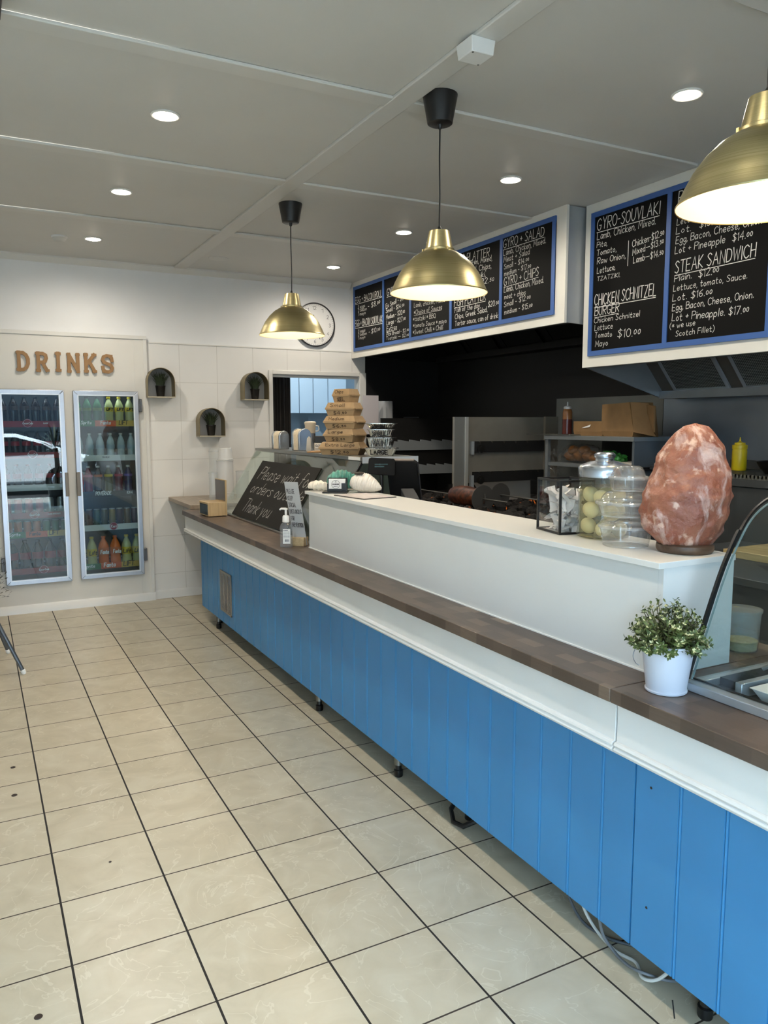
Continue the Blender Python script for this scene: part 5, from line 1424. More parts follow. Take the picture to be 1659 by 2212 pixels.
ZS = 1.4705
t = thing('sauce_bottle', 'tall clear squeeze bottle of red-brown sauce on the shelf unit top', 'bottle', (3.85, 4.42, ZS))
obj('body', MB().lathe([(.032, 0), (.035, .004), (.035, .165), (.030, .182), (.026, .19)], n=24), mk('sauce_bottle_upper', '#8a5a34', .25), t)
obj('sauce', MB().lathe([(.0355, .003), (.0355, .115)], n=24, caps=False), mk('sauce_red_brown', '#542520', .25), t)
obj('cap', MB().lathe([(.028, .19), (.028, .206), (.018, .210), (.006, .213), (.004, .24), (.002, .242)], n=20), mk('cap_frost', '#c4c8cb', .3), t)
t = thing('small_tub', 'small white tub beside the sauce bottle on the shelf unit', 'tub', (3.87, 4.325, ZS))
obj('body', MB().lathe([(.022, 0), (.027, .045), (.029, .047), (.029, .05)], n=20), mk('tub_greyed', '#8e8c88', .5), t)
M_CART = mk('brown_carton', '#83643f', .8, var=.07, vscale=14)
t = thing('carton', 'low open brown carton between the small tub and the tall carton', 'carton', (3.88, 4.13, ZS))
b = MB(); w_, h_ = .13, .10
b.frus(0, .09, .138, .03, .095, .148).box(-.095, -.091, -.148, .148, .03, h_).box(.091, .095, -.148, .148, .03, h_).box(-.091, .091, -.148, -.144, .03, h_).box(-.091, .091, .144, .148, .03, h_)
obj('box', b, M_CART, t)
tag(obj('paper_corner', MB().add([(-.10, -.02, .06), (-.10, .06, .054), (-.098, -.03, .078)], [(0, 1, 2)]), M_WHITEP, t), '', '')
del t.children[-1]['label'], t.children[-1]['category']
t = thing('carton', 'tall brown carton with an open flap at the near end of shelf unit', 'carton', (3.87, 3.83, ZS))
b = MB(); b.frus(0, .10, .13, .035, .108, .146).hexa([(-.108, -.146, .035), (.108, -.146, .035), (.108, .146, .035), (-.108, .146, .035), (-.104, -.10, .222), (.104, -.10, .222), (.104, .148, .212), (-.104, .148, .212)])
obj('box', b, M_CART, t)
obj('flap', MB().hexa([(-.09, -.296, .03), (-.02, -.26, .0), (-.012, -.265, .0), (-.08, -.30, .03), (-.10, -.30, .195), (-.03, -.155, .21), (-.022, -.158, .21), (-.09, -.305, .195)]).hexa([(-.108, -.147, .03), (-.03, -.26, .002), (-.025, -.255, .002), (-.10, -.14, .03), (-.104, -.11, .222), (-.04, -.2, .215), (-.034, -.196, .215), (-.1, -.10, .222)]), M_CART, t)
t = thing('wire_tray', 'thin steel tray lying at the far front corner of the shelf unit top', 'tray', (3.75, 4.45, ZS))
b = MB()
for k in range(5): b.tube([(-.06, -.24+.0, .006+.006*(k % 2)), (-.06, .235, .006+.006*(k % 2))], .003, 6) if k == 0 else b.tube([(-.06+.025*k, -.24, .006), (-.06+.025*k, .235, .006)], .0025, 6)
b.tube([(-.06, -.24, .004), (.05, -.24, .004)], .003, 6).tube([(-.06, .235, .004), (.05, .235, .004)], .003, 6)
obj('wires', b, M_STEEL, t)

# bread and things on the lower shelf
ZB = 1.2755
M_BREAD = mk('bread_crust', '#7a4f26', .6, var=.3, vscale=18)
def blob(mb, c, r, s, seed, amp=.15, n_=20, m_=14):
    c = Vector(c); o = len(mb.v)
    for j in range(m_+1):
        for i in range(n_):
            a, e = 2*PI*i/n_, PI*j/m_-PI/2
            d = Vector((math.cos(a)*math.cos(e), math.sin(a)*math.cos(e), math.sin(e)))
            k = 1+amp*noise.noise(d*2.2+Vector((seed, seed*2, 0)))*1.6
            mb.v.append(tuple(c+Vector((d.x*s[0], d.y*s[1], d.z*s[2]))*r*k))
    for j in range(m_):
        for i in range(n_): mb.f.append((o+j*n_+i, o+j*n_+(i+1) % n_, o+(j+1)*n_+(i+1) % n_, o+(j+1)*n_+i))
    return mb
t = thing('bread_bag', 'clear bag of brown bread rolls with crinkled neck hanging off the shelf', 'bread bag', (3.84, 4.26, ZB))
for k, (x, y, z_, r) in enumerate(((0, .09, .05, .05), (0, 0, .052, .052), (.0, -.10, .05, .052), (-.02, .045, .088, .042), (-.01, -.055, .092, .04), (-.01, -.165, .04, .04))):
    obj('bread_roll', blob(MB(), (x, y, z_), r, (1, 1.15, .8), k+3, .08), M_BREAD, t)
b = MB()
blob(b, (-.005, -.02, .068), .1, (.75, 2.0, .66), 9, .2, 30, 16)
rnd = random.Random(3)
for k in range(46):
    p = Vector((rnd.uniform(-.12, -.04), rnd.uniform(.12, .26), rnd.uniform(-.12, .11)))
    q = [p+Vector((rnd.uniform(-.02, .02), rnd.uniform(-.04, .04), rnd.uniform(-.05, .05))) for _ in range(3)]
    b.add([p]+q, [(0, 1, 2), (0, 2, 3)])
obj('bag_film', b, clear('bag_film', (.92, .92, .92), 1.5, .04, (.6, .6, .6), .12), t, sharp=15)
t = thing('vegetable_bag', 'green and blue plastic bag beside the bread on the lower shelf', 'bag', (3.86, 3.945, ZB))
obj('bag', blob(blob(MB(), (0, .03, .055), .05, (1, 1.5, .75), 2, .35), (-.02, -.07, .04), .04, (1, 1.1, .8), 5, .5), mk('bag_green', '#2f7a33', .3, var=.5, vscale=22), t, sharp=20)
obj('blue_wrap', blob(MB(), (-.02, .07, .035), .04, (1, 1.2, .7), 8, .3), mk('bag_blue', '#2b3f52', .3), t)
M_PAPER = mk('paper_pale', '#b9b3ab', .7, var=.12, vscale=30)
for lab, x, y, rz, dz in (('stack of pale papers leaning over the front of the lower shelf', 3.81, 3.80, .06, 0),):
    t = thing('paper_stack', lab, 'papers', (x, y, ZB), rz)
    obj('sheets', MB().box(-.09, .11, -.13, .15, 0, .012).hexa([(-.10, -.12, .012), (.10, -.13, .012), (.11, .13, .012), (-.09, .15, .012), (-.11, -.10, .022), (.09, -.13, .03), (.11, .12, .028), (-.09, .16, .018)]), M_PAPER, t)
    obj('red_print', MB().box(-.1115, -.1105, -.12, -.09, .006, .02), mk('print_dark_red', '#5a2426', .6), t)

# charcoal rotisserie
M_GRILL = mk('grill_panel', '#8a857b', .38, .35, var=.15, vscale=3)
M_SOOT = mk('soot_black', '#0c0b0a', .7, var=.3, vscale=20)
M_RAIL = mk('grill_rail', '#9aa0a4', .4, .2)
t = thing('charcoal_rotisserie', 'stainless charcoal rotisserie grill with notched spit rails and glowing coals', 'rotisserie', (3.65, 5.2, 0))
obj('body', MB().box(3.02, 4.2, 4.56, 6.52, .0, .90).box(3.02, 3.68, 3.6, 4.56, .0, .90), mk('grill_body', '#1c1b1a', .5, .5), t, world=True)
obj('fire_trough', MB().box(3.02, 3.06, 3.6, 6.52, .90, .955).box(4.16, 4.2, 4.56, 6.52, .90, .955).box(3.06, 3.66, 3.6, 3.64, .90, .955).box(3.66, 3.69, 3.6, 4.56, .90, .955), M_SOOT, t, world=True)
for y in (4.955, 6.5):
    obj('end_panel', MB().box(3.21 if y < 5 else 3.4, 4.2, y, y+.015, 1.1, 1.605), M_GRILL if y < 5 else M_SOOT, t, world=True)
obj('corner_post', MB().box(3.205, 3.30, 4.935, 4.954, .9, 1.605), mk('post_grey', '#8d8f8d', .35, .45), t, world=True)
obj('post_edge', MB().box(3.30, 3.325, 4.925, 4.954, .9, 1.605), mk('post_bright', '#c9cac6', .3, .5), t, world=True)
obj('right_post', MB().box(4.07, 4.2, 4.93, 4.954, .9, 1.61), mk('post_warm', '#8a8173', .4, .3), t, world=True)
def rail(y, x0, x1, z0, z1, m, saw):
    p = [(x0, z0), (x1, z0)]
    nn = 6; top = []
    for k in range(nn):
        a = x0+(x1-x0)*k/nn; c = x0+(x1-x0)*(k+1)/nn
        if saw: top += [(a, z1), (c-.004, z1-.018), (c-.004, z1)]
        else: top += [(a, z1), (a+(c-a)*.42, z1), (a+(c-a)*.46, z1-.018), (a+(c-a)*.54, z1-.018), (a+(c-a)*.58, z1)]
    top.append((x1, z1))
    return MB().prism(p+top[::-1], (0, y, 0), (1, 0, 0), (0, 0, 1), (0, .02, 0))
obj('spit_rail', rail(4.93, 3.38, 4.06, 1.335, 1.42, M_SOOT, False), M_SOOT, t, world=True)
obj('spit_rail', rail(4.93, 3.38, 4.06, 1.105, 1.185, M_SOOT, False), M_SOOT, t, world=True)
obj('rail_bracket', MB().box(3.355, 3.38, 4.925, 4.952, 1.32, 1.42).box(3.355, 3.38, 4.925, 4.952, .98, 1.16), M_RAIL, t, world=True)
obj('spit_rail', rail(6.47, 3.45, 4.2, 1.30, 1.40, M_RAIL, True), M_RAIL, t, world=True)
obj('spit_rail', rail(6.47, 3.6, 4.2, 1.068, 1.165, M_RAIL, True), M_RAIL, t, world=True)
for k, (x, z_) in enumerate(((3.44, 1.365), (3.44, 1.125))):
    obj('sprocket', MB().lathe([(.034, 0), (.034, .012), (.015, .013), (.015, .02)], (x, 4.929, z_), 20, True, AX), mk('sprocket_grey', '#2b2a28', .4, .6), t, world=True)
obj('foil_sheet', MB().hexa([(3.66, 5.14, .93), (4.10, 5.14, .93), (4.10, 5.15, .93), (3.66, 5.15, .93), (3.52, 5.16, 1.10), (4.11, 5.16, 1.12), (4.11, 5.17, 1.12), (3.52, 5.17, 1.10)]), mk('grill_foil', '#b5b0a9', .4, .2, bump=.6, bscale=25), t, world=True)
coal = NT('charcoal')
_v = coal.n('TexNoise', I_Vector=coal.obj(), I_Scale=16.0, I_Detail=4.0)
coal.b.inputs['Base Color'].default_value = lin('#15110f'); coal.b.inputs['Roughness'].default_value = .9
coal.put(coal.b.inputs['Emission Color'], (1, .22, .03, 1))
coal.put(coal.b.inputs['Emission Strength'], coal.ramp(_v.outputs[0], (.66, (0, 0, 0, 1)), (.76, (.6, .6, .6, 1))))
b = MB(); rnd = random.Random(9)
for k in range(150):
    y = rnd.uniform(3.7, 5.9)
    blob(b, (rnd.uniform(3.12, 4.1 if y > 4.65 else 3.6), y, .915+rnd.uniform(0, .02)), rnd.uniform(.025, .05), (1, 1.1, .8), k, .5, 8, 6)
o = obj('charcoal', b, coal.m, t, world=True, sharp=20); o['kind'] = 'stuff'
# spits
M_ROD = mk('spit_rod', '#8c8a86', .3, .9)
M_MEAT = mk('roast_meat', '#4a2413', .45, var=.75, vscale=35, bump=.6, bscale=50)
M_DISC = mk('spit_disc', '#4d4b48', .5, .3)
ZR = 1.015
t = thing('spit_skewer', 'spit with a drum of browned meat and a black disc at its near end', 'spit', (3.235, 4.75, ZR))
obj('rod', MB().tube([(3.235, 6.0, ZR), (3.235, 4.3, ZR)], .006, 8), M_ROD, t, world=True)
mb = MB(); N = 28
pr = []
for k in range(13):
    q = k/12; pr.append((.078*(.72+.28*math.sin(PI*q)**.5)*(1+.06*noise.noise(Vector((q*5, 1, 2)))), .34*q))
obj('meat', MB().lathe([(.02, 0)]+pr+[(.02, .34)], (3.235, 4.98, ZR), N, True, AX), M_MEAT, t, world=True)
obj('disc', MB().lathe([(.098, 0), (.098, .006)], (3.235, 4.60, ZR), 36, True, AX), M_DISC, t, world=True)
obj('fork', MB().tube([(3.235, 4.59, ZR-.03), (3.235, 4.57, ZR), (3.245, 4.59, ZR+.035)], .006, 6), M_ROD, t, world=True)
t = thing('spit_skewer', 'spit with a black disc and dark chunks of meat, behind the first spit', 'spit', (3.50, 4.55, ZR))
obj('rod', MB().tube([(3.50, 4.85, ZR+.005), (3.50, 3.66, ZR+.005)], .006, 8), M_ROD, t, world=True)
obj('disc', MB().lathe([(.088, 0), (.088, .006)], (3.50, 4.75, ZR+.005), 36, True, AX), M_DISC, t, world=True)
for k in range(7):
    obj('meat', blob(MB(), (3.50, 4.22-.085*k, ZR+.003), .048, (1, 1.05, .95), k+20, .35), mk('dark_meat', '#2a150e', .5, var=.4, vscale=30), t, world=True)
t = thing('carving_tray', 'dark steel carving tray in front of the rotisserie', 'tray', (2.85, 3.6, .9))
obj('tray', MB().box(2.62, 3.0, 2.9, 4.4, .86, .875).box(2.62, 2.635, 2.9, 4.4, .875, .93).box(2.985, 3.0, 2.9, 4.4, .875, .93).box(2.635, 2.985, 2.9, 2.915, .875, .93), M_STEELD, t, world=True)
obj('stand', MB().box(2.66, 2.96, 2.95, 4.35, 0, .8598), M_DARK, t, world=True)

# range cooker with grate, bench and board to the right
t = thing('griddle_range', 'stainless griddle range with slotted grate top behind the salt lamp', 'range', (3.98, 2.6, 0))
obj('body', MB().box(3.72, 4.28, 1.5, 3.3, .05, 1.225), M_STEELD, t, world=True, bevel=.004)
b = MB()
y = 1.52
while y < 3.29:
    b.box(3.70, 4.2, y, y+.009, 1.262, 1.28); y += .0235
b.box(3.70, 3.715, 1.5, 3.3, 1.255, 1.279).box(4.19, 4.205, 1.5, 3.3, 1.255, 1.279)
obj('grate', b, M_STEELV, t, world=True)
obj('drip_front', MB().prism([(3.70, 1.255), (3.74, 1.225), (3.74, 1.20), (3.70, 1.215)], (0, 1.5, 0), (1, 0, 0), (0, 0, 1), (0, 1.8, 0)), M_STEELD, t, world=True)
obj('back_rail', MB().box(4.206, 4.28, 1.5, 3.3, 1.2255, 1.33), M_STEELD, t, world=True)
obj('foot', MB().box(3.76, 4.24, 1.55, 3.25, 0, .05), M_BLACK, t, world=True)
t = thing('mustard_bottle', 'yellow squeeze bottle standing on the grate right of the salt lamp', 'bottle', (4.0, 3.075, 1.2805))
M_MUS = mk('mustard_yellow', '#dcc01a', .38)
obj('body', MB().lathe([(.039, 0), (.041, .004), (.041, .115), (.040, .118), (.040, .126), (.042, .128), (.042, .150), (.030, .152), (.030, .163), (.014, .165), (.006, .172), (.0025, .196)], n=28), M_MUS, t)
t = thing('grey_bottle', 'grey squeeze bottle half hidden behind left edge of the salt lamp', 'bottle', (4.06, 3.545, 1.2855))
obj('body', MB().lathe([(.036, 0), (.038, .004), (.038, .155), (.036, .16)], n=24), mk('bottle_slate', '#59656b', .35), t)
obj('cap', MB().lathe([(.03, .16), (.03, .182), (.012, .188), (.005, .195), (.0025, .225)], n=20), mk('cap_frost', '#c4c8cb', .3), t)
t = thing('side_shelf', 'small steel side shelf on the cook line carrying the grey bottle', 'shelf', (4.05, 3.47, 1.26))
obj('plate', MB().box(3.84, 4.285, 3.31, 3.61, 1.262, 1.285), M_STEELD, t, world=True)
obj('bracket', MB().box(3.9, 4.285, 3.44, 3.46, 1.12, 1.2618), M_STEELD, t, world=True)
t = thing('frying_pan', 'black pan with rounded rim on the grate at the right edge', 'pan', (3.95, 2.74, 1.2805))
obj('body', MB().lathe([(.10, 0), (.13, .03), (.15, .065), (.153, .068), (.147, .066), (.126, .034), (.098, .006)], n=36), mk('pan_black', '#1a1a1b', .35, .5), t)
obj('handle', MB().tube([(-.02, -.148, .06), (-.03, -.26, .085), (-.035, -.34, .09)], .010, 8), M_BLACK, t)
t = thing('prep_bench', 'stainless prep bench seen through the curved glass case', 'bench', (3.2, 2.3, 0))
obj('top', MB().box(2.75, 3.62, 1.2, 2.75, .90, .93), M_STEELD, t, world=True, bevel=.002)
obj('cabinet', MB().box(2.80, 3.58, 1.24, 2.71, .03, .8998), M_STEELD, t, world=True)
obj('foot', MB().box(2.84, 3.54, 1.28, 2.67, 0, .03), M_BLACK, t, world=True)
tag(obj('cutting_board', MB().box(-.06, .42, -.25, .17, 0, .035), grain('board_wood', '#8f7a50', '#b49d6c', 1, 7, .55), None, (3.19, 2.30, .9305), bevel=.003), 'thick wooden cutting board on the prep bench behind the curved glass', 'cutting board')

# paper towel dispensers on the black end wall
t = thing('paper_dispenser', 'grey wall paper towel dispenser with dark window, right of the white notice', 'paper dispenser', (3.64, 6.944, 1.5))
pr = [(-.10, 0), (.095, 0), (.095, -.07), (.06, -.115), (0, -.13), (-.06, -.118), (-.10, -.08)]
obj('body', MB().prism(pr, (3.64, 6.944, 1.50), (1, 0, 0), (0, 1, 0), (0, 0, .275)), mk('dispenser_grey', '#b9bbbe', .4), t, world=True, bevel=.006)
obj('window', MB().box(3.585, 3.65, 6.80, 6.806, 1.535, 1.55), M_INKB, t, world=True)
obj('ridge', MB().box(3.617, 3.622, 6.808, 6.816, 1.56, 1.72), mk('ridge_pale', '#b0b2b4', .4), t, world=True)
tag(obj('wall_notice', MB().box(3.34, 3.51, 6.765, 6.773, 1.45, 1.825), mk('notice_white', '#d6cfd2', .5), None, (3.42, 6.77, 1.45), True), 'tall white panel beside the door frame, behind the kraft boxes', 'panel')
t = thing('wall_poster', 'small dark poster with blue top and white note on the black wall', 'poster', (3.98, 6.9445, 1.46))
obj('sheet', MB().box(3.885, 4.07, 6.938, 6.9445, 1.46, 1.62), mk('poster_dark', '#10130c', .5, var=.4, vscale=14), t, world=True)
obj('blue_band', MB().box(3.89, 3.99, 6.937, 6.9378, 1.565, 1.605), mk('poster_blue', '#16233f', .5), t, world=True)
obj('top_edge', MB().box(3.885, 4.07, 6.936, 6.9379, 1.61, 1.622), mk('poster_edge', '#5d5f62', .4), t, world=True)
obj('note', MB().box(3.975, 4.068, 6.934, 6.9379, 1.462, 1.49), mk('poster_note', '#77756f', .6), t, world=True)

# ------------------------------------------------------------------ back room
t = thing('door_curtain', 'dark brown-black curtain drawn to the left of the back room opening', 'curtain', (2.75, 7.2, .02))
p = []
for k in range(61):
    x = 2.43+.335*k/60+.0; p.append((x, 7.20+.022*math.sin(k*1.05)+.01*math.sin(k*.37)))
obj('cloth', MB().prism(p+[(x, y+.006) for x, y in p[::-1]], (0, 0, .02), (1, 0, 0), (0, 1, 0), (0, 0, 2.3)), mk('curtain_dark', '#2b2725', .9), t, world=True, sharp=80)
M_CAB = mk('cabinet_pale_blue', '#b4c6d2', .4)
for k, (x0, x1) in enumerate(((3.15, 3.56), (3.565, 3.745), (3.75, 3.945), (3.95, 4.2))):
    t = thing('wall_cabinet', ('pale blue wall cabinet hidden behind the curtain edge', 'pale blue wall cabinet beside the dark curtain', 'pale blue wall cabinet second from the curtain', 'pale blue wall cabinet furthest right in the back room')[k], 'cabinet', ((x0+x1)/2, 9.1, 1.69))
    obj('body', MB().box(x0, x1, 9.0, 9.249, 1.69, 2.5), mk('cabinet_body', '#9fb0bb', .5), t, world=True)
    obj('door', MB().box(x0+.002, x1-.002, 8.98, 8.999, 1.68, 2.5), M_CAB, t, world=True, bevel=.002)
t = thing('back_bench', 'dim steel bench with a white edge panel in the back room', 'bench', (3.5, 8.9, 0))
obj('top', MB().box(2.9, 4.3, 8.6, 9.245, 1.10, 1.13), M_STEELD, t, world=True)
obj('base', MB().box(2.95, 4.25, 8.65, 9.2, 0, 1.0995), mk('bench_grey', '#5f686d', .5), t, world=True)
obj('side_sheet', MB().prism([(3.73, 1.131), (3.73, 1.63), (4.12, 1.20), (4.12, 1.131)], (0, 9.1, 0), (1, 0, 0), (0, 0, 1), (0, .01, 0)), mk('side_sheet', '#8c9aa3', .5), t, world=True)
t = thing('plastic_crate', 'blue-grey plastic tub of wrapped goods on the back room bench', 'tub', (3.55, 8.85, 1.1305))
obj('tub', blob(MB().frus(0, .13, .1, .16, .15, .12), (0, 0, .16), .12, (1.1, .8, .7), 4, .35), clear('crate_plastic', (.7, .8, .86), 1.4, .5, (.45, .55, .62), .1), t)
lamp('back_room_lamp', 'AREA', (3.3, 8.1, 2.85), 16, (.86, .94, 1), size=1.0)
# ------------------------------------------------------------------ curved glass food case at the right edge
M_GASK = mk('rubber_gasket', '#0a0a0b', .4)
M_SSB = mk('case_base_steel', '#b9bdc0', .3, .55, var=.05)
t = thing('food_display', 'curved glass food display case on stainless base at the right edge', 'display case', (1.9, .6, ZW))
Y1c, Y0c = 1.365, -.3
CV = [(1.622, .897), (1.652, .972), (1.683, 1.05), (1.720, 1.139), (1.745, 1.192), (1.768, 1.232), (1.795, 1.274), (1.825, 1.310), (1.862, 1.337), (1.908, 1.357), (1.96, 1.369), (2.02, 1.374), (2.10, 1.375)]
_P = [Vector(p) for p in CV]; _Q = [_P[0]]+_P+[_P[-1]]; CV2 = []
for i in range(1, len(_Q)-2):
    for k in range(4):
        q = k/4
        v_ = 0.5*((2*_Q[i])+(_Q[i+1]-_Q[i-1])*q+(2*_Q[i-1]-5*_Q[i]+4*_Q[i+1]-_Q[i+2])*q*q+(3*_Q[i]-_Q[i-1]-3*_Q[i+1]+_Q[i+2])*q**3)
        CV2.append((v_.x, v_.y))
CV = CV2+[CV[-1]]
obj('base', MB().box(1.60, 1.632, Y0c, Y1c, ZW, .896).box(1.632, 2.1, 1.335, Y1c, ZW, .896).box(2.07, 2.1, Y0c, 1.335, ZW, .896), M_SSB, t, world=True, bevel=.002)
obj('well', MB().box(1.633, 2.069, Y0c, 1.334, ZW, .878), mk('well_dark', '#17191b', .3, .4), t, world=True)
vs = []; fs = []
for off in (0, .005):
    for y in (Y1c-.004, Y0c):
        vs += [(x+off*.8, y, z_-off*.6) for x, z_ in CV]
m = len(CV)
for i in range(m-1):
    fs += [(i, i+1, m+i+1, m+i), (2*m+i, 3*m+i, 3*m+i+1, 2*m+i+1), (i, 2*m+i, 2*m+i+1, i+1)]
FD = clear('food_case_glass', (.945, .975, .975), 1.5)
obj('front_glass', MB().add(vs, fs), FD, t, world=True, sharp=60)
obj('end_glass', MB().prism([(x+.006, z_-.002) for x, z_ in CV]+[(2.10, .8965), (1.634, .8965)], (0, Y1c-.012, 0), (1, 0, 0), (0, 0, 1), (0, .006, 0)), FD, t, world=True)
def strip(mb, pts, y0, y1, wd, off=0):
    for (x0, z0), (x1, z1) in zip(pts, pts[1:]):
        d = Vector((x1-x0, z1-z0)).normalized(); q = Vector((-d.y, d.x))
        mb.hexa([(x0+q.x*off, y0, z0+q.y*off), (x1+q.x*off, y0, z1+q.y*off), (x1+q.x*off, y1, z1+q.y*off), (x0+q.x*off, y1, z0+q.y*off),
                 (x0+q.x*(off+wd), y0, z0+q.y*(off+wd)), (x1+q.x*(off+wd), y0, z1+q.y*(off+wd)), (x1+q.x*(off+wd), y1, z1+q.y*(off+wd)), (x0+q.x*(off+wd), y1, z0+q.y*(off+wd))])
    return mb
obj('gasket', strip(MB(), CV[:25], Y1c-.004, Y1c+.004, .012, 0), M_GASK, t, world=True)
obj('top_gasket', strip(MB(), CV[24:], Y1c-.004, Y1c+.003, .005, 0), M_GASK, t, world=True)
obj('edge_trim', strip(MB(), CV, Y1c-.005, Y1c-.0005, .003, -.011), mk('glass_edge', '#9fb3b4', .2), t, world=True)
obj('sill_gasket', MB().box(1.6325, 1.638, Y0c, 1.36, .8965, .900), M_GASK, t, world=True)
obj('divider', MB().box(1.66, 2.06, 1.235, 1.255, .8785, .915), M_SSB, t, world=True, bevel=.002)
obj('blank_plate', MB().box(1.70, 2.06, 1.262, 1.33, .8785, .90), mk('plate_dark', '#24272b', .3, .5), t, world=True)
obj('lid_box', MB().box(1.86, 2.06, 1.10, 1.22, .8785, .935), M_STEELD, t, world=True, bevel=.002)
obj('cable', MB().tube([(1.84, 1.31, .905), (1.86, 1.285, .925), (1.90, 1.27, .935), (1.96, 1.29, .93)], .006, 8), mk('cable_grey', '#5a5e60', .5), t, world=True)
t = thing('white_tray', 'white plastic tray inside the curved glass case', 'tray', (1.76, 1.08, .8785))
obj('tray', MB().frus(0, .075, .115, .03, .09, .135).frus(.0301, .094, .139, .033, .094, .139), mk('tray_white', '#e4e0dc', .3), t, bevel=.006)
t = thing('tub_clear_food', 'clear round plastic tub of yellow food behind the ledge end', 'tub', (2.045, 1.535, ZW))
obj('wall', MB().lathe([(.048, 0), (.05, .003), (.055, .118), (.059, .119), (.059, .126), (.055, .127)], n=36), clear('tub_frost', (.90, .91, .90), 1.4, .25, (.70, .70, .66), .1), t)
obj('food', MB().lathe([(.046, .003), (.0485, .03), (.0001, .036)], n=28), mk('food_yellow', '#a39a5f', .6, var=.2, vscale=60), t)

# ------------------------------------------------------------------ table legs and plant at the left edge
t = thing('cafe_chair', 'grey tube chair at left edge with only two white-tipped legs in view', 'chair', (-.12, 5.45, 0))
M_TUBE = mk('chair_tube_grey', '#5b6066', .35, .5)
for p0, p1, p2 in (((.196, 5.206, .018), (.032, 5.25, .43), (-.05, 5.30, .449)), ((.129, 5.739, .018), (.004, 5.685, .43), (-.05, 5.66, .449)), ((-.40, 5.20, .018), (-.30, 5.33, .43), (-.28, 5.34, .449)), ((-.40, 5.74, .018), (-.30, 5.62, .43), (-.28, 5.61, .449))):
    l = obj('leg', MB().tube([p0, p1, p2], .0125, 12), M_TUBE, t, world=True)
    d = (Vector(p1)-Vector(p0)).normalized()
    obj('foot', MB().lathe([(.0001, -.018), (.009, -.016), (.0145, -.006), (.0155, .012), (.0135, .014)], Vector(p0), 16, True, d), M_WHITEP, l, world=True)
obj('seat', MB().box(-.40, -.025, 5.27, 5.68, .45, .475), M_BLACK, t, world=True, bevel=.01)
for y in (5.30, 5.65): obj('back_post', MB().tube([(-.385, y, .475), (-.44, y, .86)], .011, 10), M_TUBE, t, world=True)
obj('backrest', MB().hexa([(-.425, 5.27, .66), (-.405, 5.27, .66), (-.405, 5.68, .66), (-.425, 5.68, .66), (-.45, 5.27, .86), (-.43, 5.27, .86), (-.43, 5.68, .86), (-.45, 5.68, .86)]), M_BLACK, t, world=True, bevel=.008)
t = thing('dark_plant', 'dark small-leaved potted plant cut by the left edge below the fridge door', 'plant', (-.025, 6.50, 0))
obj('pot', MB().lathe([(.10, 0), (.13, .26), (.14, .265), (.14, .28), (.125, .28), (.12, .25), (.0001, .25)], n=24), M_BLACK, t)
rnd = random.Random(21); b = MB()
for k in range(520):
    a, z_ = rnd.uniform(0, 2*PI), rnd.uniform(.22, .75)
    r = (.205 if z_ < .45 else .19*(1-(z_-.45)*1.2))*rnd.uniform(.5, 1)
    leaf(b, Vector((r*math.cos(a), r*math.sin(a), z_)), Vector((math.cos(a), math.sin(a), rnd.uniform(-.5, .8))), rnd.uniform(.02, .035), rnd.uniform(.01, .016), Vector((0, 0, 1)))
obj('leaves', b, mk('leaf_black_green', '#11150f', .6), t)
obj('stem', MB().tube([(0, 0, .2), (0.01, 0, .5), (0, .01, .7)], .01, 8), mk('stem_brown', '#4d4a2a', .7), t)

# cables under the counter
def cable(lab, pts, r, c):
    P = [Vector(p) for p in pts]; out = []
    Q = [P[0]]+P+[P[-1]]
    for i in range(1, len(Q)-2):
        for k in range(8):
            q = k/8
            out.append(0.5*((2*Q[i])+(Q[i+1]-Q[i-1])*q+(2*Q[i-1]-5*Q[i]+4*Q[i+1]-Q[i+2])*q*q+(3*Q[i]-Q[i-1]-3*Q[i+1]+Q[i+2])*q**3))
    out.append(P[-1])
    tag(obj('power_cable', MB().tube(out, r, 8), c, None, (1.62, 1.6, 0), True), lab, 'cable')
cable('white cable looping out onto the tiles under the near counter end', [(1.60, 1.74, .125), (1.605, 1.70, .05), (1.61, 1.64, .008), (1.60, 1.56, .008), (1.615, 1.50, .008), (1.585, 1.445, .008), (1.60, 1.40, .03), (1.64, 1.36, .10)], .005, mk('cable_white', '#c9c8c2', .45))
cable('dark grey cable hanging under the counter beside the white cable', [(1.60, 1.80, .125), (1.60, 1.77, .06), (1.605, 1.71, .010), (1.62, 1.62, .008), (1.66, 1.56, .008), (1.72, 1.48, .008)], .0045, mk('cable_dark_grey', '#4b4e52', .5))
cable('mid grey cable crossing the white cable on the tiles under the counter', [(1.585, 1.63, .125), (1.58, 1.60, .05), (1.585, 1.555, .016), (1.58, 1.50, .014), (1.585, 1.45, .022), (1.64, 1.40, .010), (1.70, 1.38, .008)], .0045, mk('cable_mid_grey', '#6d7074', .5))
tag(obj('cable_tie', MB().tube([(1.55, 1.30, .003), (1.56, 1.318, .04)], .002, 6), M_BLACK, None, (1.555, 1.31, 0), True), 'thin black cable tie end poking out under the near counter section', 'cable tie')
tag(obj('hose_loop', MB().tube([(1.66, 2.46, .118), (1.585, 2.44, .05), (1.57, 2.40, .020), (1.585, 2.355, .018), (1.64, 2.32, .05), (1.68, 2.30, .118)], .010, 8), M_BLACK, None, (1.6, 2.4, 0), True), 'black hose loop hanging below the middle of the blue counter', 'hose')
# floor bolts covers: dark spots on the tiles
for k, (x, y, r, lab) in enumerate(((.077, 3.781, .011, 'dark round floor stud further back at the left edge'), (.07, 3.484, .012, 'dark round floor stud nearer at the left edge'), (.35, 2.77, .005, 'tiny dark mark on a tile left of the blue counter'), (.068, 2.095, .011, 'dark round floor stud nearest the bottom left corner'))):
    tag(obj('floor_stud', MB().lathe([(r, 0), (r*.9, .0015)], n=16), mk('stud_brown', '#2d201a', .6), None, (x, y, .0002)), lab, 'floor stud')
